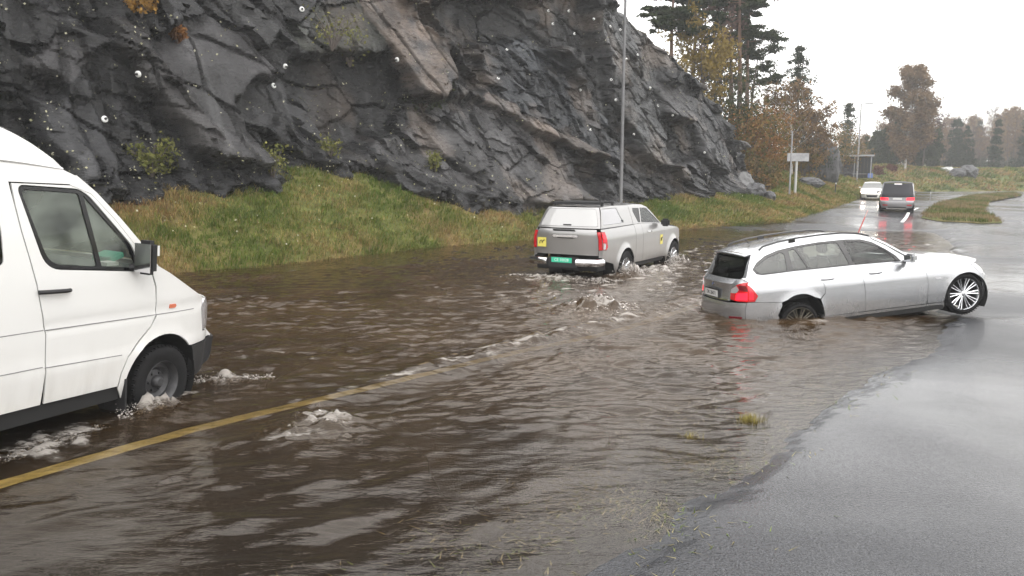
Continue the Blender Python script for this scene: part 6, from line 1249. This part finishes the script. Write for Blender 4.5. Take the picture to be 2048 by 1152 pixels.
boulder(1625, 74, 2.6, 'dark rock outcrop right of the road sign', 4, M_stone, sq=(.8, .7, 1.25)); boulder(1642, 78, 1.7, 'lower dark rock beside the outcrop near the bus shelter', 5, sq=(1.3, .8, .8)); boulder(1608, 60, .9, 'low dark stone behind the sign post', 6, sq=(1.6, .8, .5))
boulder(1925, 104, 1.5, 'dark bulky rock on the far bank under the hazy wood', 7, sq=(1.2, .8, .7)); boulder(1886, 106, .8, 'pale flat stone left of the dark far rock', 8, pmat('pale_stone', (.45, .45, .44), .6, noise=(3, .3)), sq=(1.6, .8, .5)); boulder(1905, 103, 1.0, 'small dark stone between the pale stone and the dark far rock', 9, sq=(1, .8, .8)); boulder(1672, 90, 1.2, 'smooth grey rock left of the bus shelter', 10, sq=(1.6, .8, .5))
M_lamp = pmat('dull_lamp_post_steel', (.15, .15, .155), .55, .3, noise=(3, .25))
# tall lamp post behind the pickup
lx, ly = 4.78, 35.5; lz = gz(lx, ly); root = tag(empty('street_lamp', (lx, ly, lz)), 'tall grey street lamp post standing on the bank behind the pickup', 'street lamp')
MB().tube([(0, 0, -.2), (0, 0, 1.2), (0, 0, 6), (.02, 0, 11.6)], [.085, .08, .065, .05], 14).build('post', M_lamp, root, smooth=True); MB().tube([(0, 0, 11.5), (.4, -.55, 11.85), (1.1, -1.5, 11.95)], [.045, .04, .035], 10).build('arm', M_galv, root, smooth=True); MB().box((1.35, -1.85, 11.95), (.25, .75, .12), -.63).build('lamp_head', M_galv, root, bevel=.03); MB().lathe([(.17, 0), (.17, .03), (.14, .03), (0, .03)], (0, 0, -.05), 'Z', 14).build('base_flange', M_galv, root)
# far street lamp
l = place(1706, 88, 0); hh2 = top_h(210, 88, l[2]); root = tag(empty('street_lamp', l), 'far thin street lamp with short arm standing against the sky', 'street lamp'); MB().tube([(0, 0, -.2), (0, 0, hh2)], [.10, .06], 10).build('post', M_galv, root, smooth=True); MB().tube([(0, 0, hh2), (.5, -.2, hh2+.05)], .045, 8).build('arm', M_galv, root); MB().box((.8, -.3, hh2+.04), (.75, .22, .10), -.37).build('lamp_head', M_galv, root, bevel=.03)
# road sign seen from behind, and the thin pole before it
l = place(1585, 52, 0); zt_ = CAM_H+(362-305)/1600*52; zb_ = CAM_H+(362-321)/1600*52; root = tag(empty('road_sign', l), 'grey back of a wide road sign on one post beyond the rock face', 'road sign')
MB().tube([(0, 0, -.3), (0, 0, zb_-l[2]+.1)], .085, 12).build('post', pmat('pale_sign_post', (.42, .42, .41), .5, .2), root, smooth=True); MB().box((.05, -.1, (zt_+zb_)/2-l[2]), (1.40, .05, zt_-zb_)).build('sign_panel', M_galv, root, bevel=.01)
for z in (.14, -.14): MB().box((.05, -.045, (zt_+zb_)/2-l[2]+z), (1.2, .05, .05)).build('bracket', M_galv, root)
l = place(1574, 51, 0); root = tag(empty('pole', l), 'thin grey pole standing just left of the road sign post', 'pole'); MB().tube([(0, 0, -.3), (0, 0, top_h(262, 51, l[2]))], [.06, .045], 8).build('shaft', M_galv, root, smooth=True); MB().lathe([(.075, 0), (.075, .12), (.045, .15)], (0, 0, 0), 'Z', 8).build('foot', M_galv, root)
# bus shelter
l = place(1706, 89, 0); l = (l[0], l[1], max(l[2], 2.6)); print('SHELTER', l, gz(l[0], l[1])); root = tag(empty('bus_shelter', l, (0, 0, -.35)), 'dark open bus shelter with flat pale roof beside the far road', 'bus shelter'); Mds = pmat('dark_shelter_board', (.02, .022, .03), .5, noise=(2, .3))
for k in range(8): MB().box((-1.22+k*.35, .7, 1.15), (.335, .05, 2.3)).build('board', Mds, root)
MB().box((1.42, .1, 1.15), (.05, 1.3, 2.3)).build('side_wall', Mds, root); MB().box((-1.42, .1, 1.15), (.05, 1.3, 2.3)).build('side_wall', Mds, root); MB().box((0, .05, 2.42), (3.2, 1.9, .14)).build('roof', pmat('pale_roof_edge', (.33, .34, .36), .5), root, bevel=.02)
for x in (-.35, 1.3): MB().box((x, -.75, 1.15), (.09, .09, 2.35)).build('post', M_galv, root)
MB().box((0, .45, .45), (2.0, .35, .06)).build('bench', M_galv, root); MB().box((1.30, -.62, .25), (.5, .3, .5)).build('blue_bin', pmat('blue_bin', (.10, .16, .40), .5), root, bevel=.02)
# red snow marker stick leaning in the flood, faint post beyond
a0 = Vector(at(1712, 476, 30)); a1 = Vector(at(1736, 420, 30)); M_rs = pmat('red_stick', (.50, .03, .02), .5); M_prs = pmat('pale_pink_stick', (.6, .32, .28), .5); root = tag(empty('snow_marker', a0), 'leaning red snow marker stick behind the silver estate roof', 'marker stick'); d = a1-a0
d = d*1.0; MB().tube([-d*.25, d*.45], .018, 8).build('stick', M_rs, root); MB().tube([d*.45, d*.75], .019, 8).build('band', M_rs, root); MB().tube([d*.75, d*1.0], .014, 8).build('tip', M_prs, root)
l = (31.4, 60.5, float(asphalt_z(31.4, 60.5))); root = tag(empty('marker_post', l), 'thin grey marker post on the island edge far up the road', 'marker post'); MB().tube([(0, 0, -.1), (0, 0, .85)], .03, 8).build('shaft', M_galv, root); MB().box((0, -.03, .72), (.05, .01, .12)).build('reflector', M_wbolt, root)
for k, (px, Y) in enumerate([(1665, 62)]):
    l = place(px, Y, 0); root = tag(empty('marker_post', l), 'dark slim marker post in the roadside grass left of the white car', 'marker post'); MB().tube([(0, 0, -.1), (0, 0, 1.0)], .04, 8).build('shaft', M_blk, root); MB().box((0, -.045, .85), (.06, .01, .12)).build('reflector', M_wbolt, root)
# ------------------------------------------------------------ splashes
M_spl = bpy.data.materials.new('white_water'); M_spl.use_nodes = True; t, N, L = nodes(M_spl); b = t.nodes['Principled BSDF']; b.inputs['Base Color'].default_value = (.46, .43, .40, 1); b.inputs['Roughness'].default_value = .25; b.inputs['Subsurface Weight'].default_value = 0.0; b.inputs['Alpha'].default_value = .7
def splash(c, dirv, n, L_, h, wd, seed, label, dsz=.016):
    """torn sheets and drops of water thrown up at a wheel"""
    r = np.random.default_rng(seed); V = []; F = []; ico = bmesh.new(); bmesh.ops.create_icosphere(ico, subdivisions=1, radius=1); iv = np.array([v.co[:] for v in ico.verts]); fi = np.array([[v.index for v in f.verts] for f in ico.faces]); ico.free()
    d = np.array(dirv)/np.hypot(*dirv); nrm = np.array([-d[1], d[0]]); b_ = 0
    for i in range(int(n*1.1)):
        u = r.uniform(0, 1); k = r.normal()*.5; hz = h*math.exp(-((u-.25)/.35)**2)*r.uniform(0, 1)**1.2; s = dsz*.24*r.uniform(.3, 1.7)*(1.5 if hz < h*.35 else 1)
        p = np.array([c[0]+d[0]*L_*(u-.5)+nrm[0]*k*wd, c[1]+d[1]*L_*(u-.5)+nrm[1]*k*wd, c[2]+hz]); st = np.array([1+r.uniform(0, 1.6), 1, .55+r.uniform(0, .8)])
        q = iv*st*s*(1+.35*r.normal(size=(len(iv), 1))*.6); ca, sa = d; q = np.stack([q[:, 0]*ca-q[:, 1]*sa, q[:, 0]*sa+q[:, 1]*ca, q[:, 2]], 1)+p; V.append(q); F.append(fi+b_); b_ += len(iv)
    o = link('splash', np_mesh('splash', np.concatenate(V), np.concatenate(F)), M_spl, None, True); tag(o, label, 'splash', kind='stuff')
splash((-3.36, 7.05, .0), vh, 300, .5, .12, .10, 1, 'white splash at the front wheel of the van', .013)
splash((-3.75, 5.95, .0), vh, 260, 1.5, .03, .09, 2, 'foam trail along the side of the van', .012)
splash((-2.93, 8.25, .0), (1, .35), 260, .8, .09, .16, 3, 'bow wave foam ahead of the van bumper', .013)
rwp = Matrix.Translation((1.844, 18.708, 0)) @ Matrix.Rotation(1.022, 4, 'Z')
for k, (lx_, lab, hh3, nn) in enumerate([(.05, 'white splash at the rear wheel of the pickup', .34, 700), (3.05, 'white splash at the front wheel of the pickup', .32, 600), (1.5, 'low foam between the wheels of the pickup', .05, 500)]):
    p = rwp @ Vector((lx_-.15, -1.05, 0)); splash((p.x, p.y, 0.0), hh, nn, 1.0 if lx_ != 1.5 else 2.6, hh3, .20, 10+k, lab, .026)
p = rwp @ Vector((-1.7, 0, 0)); splash((p.x, p.y, 0.0), (-hh[1], hh[0]), 500, 2.6, .05, .4, 20, 'churned foam behind the pickup bumper', .026)
for k, (cx, cy, r_, h_) in enumerate([]): splash((cx+.02, cy+.1, h_*.55), (1, .3), 420 if k else 160, r_*1.5 if k else .34, .16 if k else .13, .25 if k else .09, 30+k, ['spray on top of the upwelling beside the yellow line in front', 'spray on top of the upwelling left of the silver estate'][k], .017 if k else .012)
# ============================================================ HAZE
M_hz = bpy.data.materials.new('misty_air'); M_hz.use_nodes = True; t, N, L = nodes(M_hz); t.nodes.clear(); o_ = N('ShaderNodeOutputMaterial'); v = N('ShaderNodeVolumePrincipled'); v.inputs['Density'].default_value = .0010; v.inputs['Color'].default_value = (.93, .94, .95, 1); L(v.outputs[0], o_.inputs['Volume'])
hb = MB().box((140, 410, 42), (1250, 1040, 92)); o = hb.build('haze', M_hz); tag(o, 'thin rain mist filling the valley', kind='stuff', cat='haze')
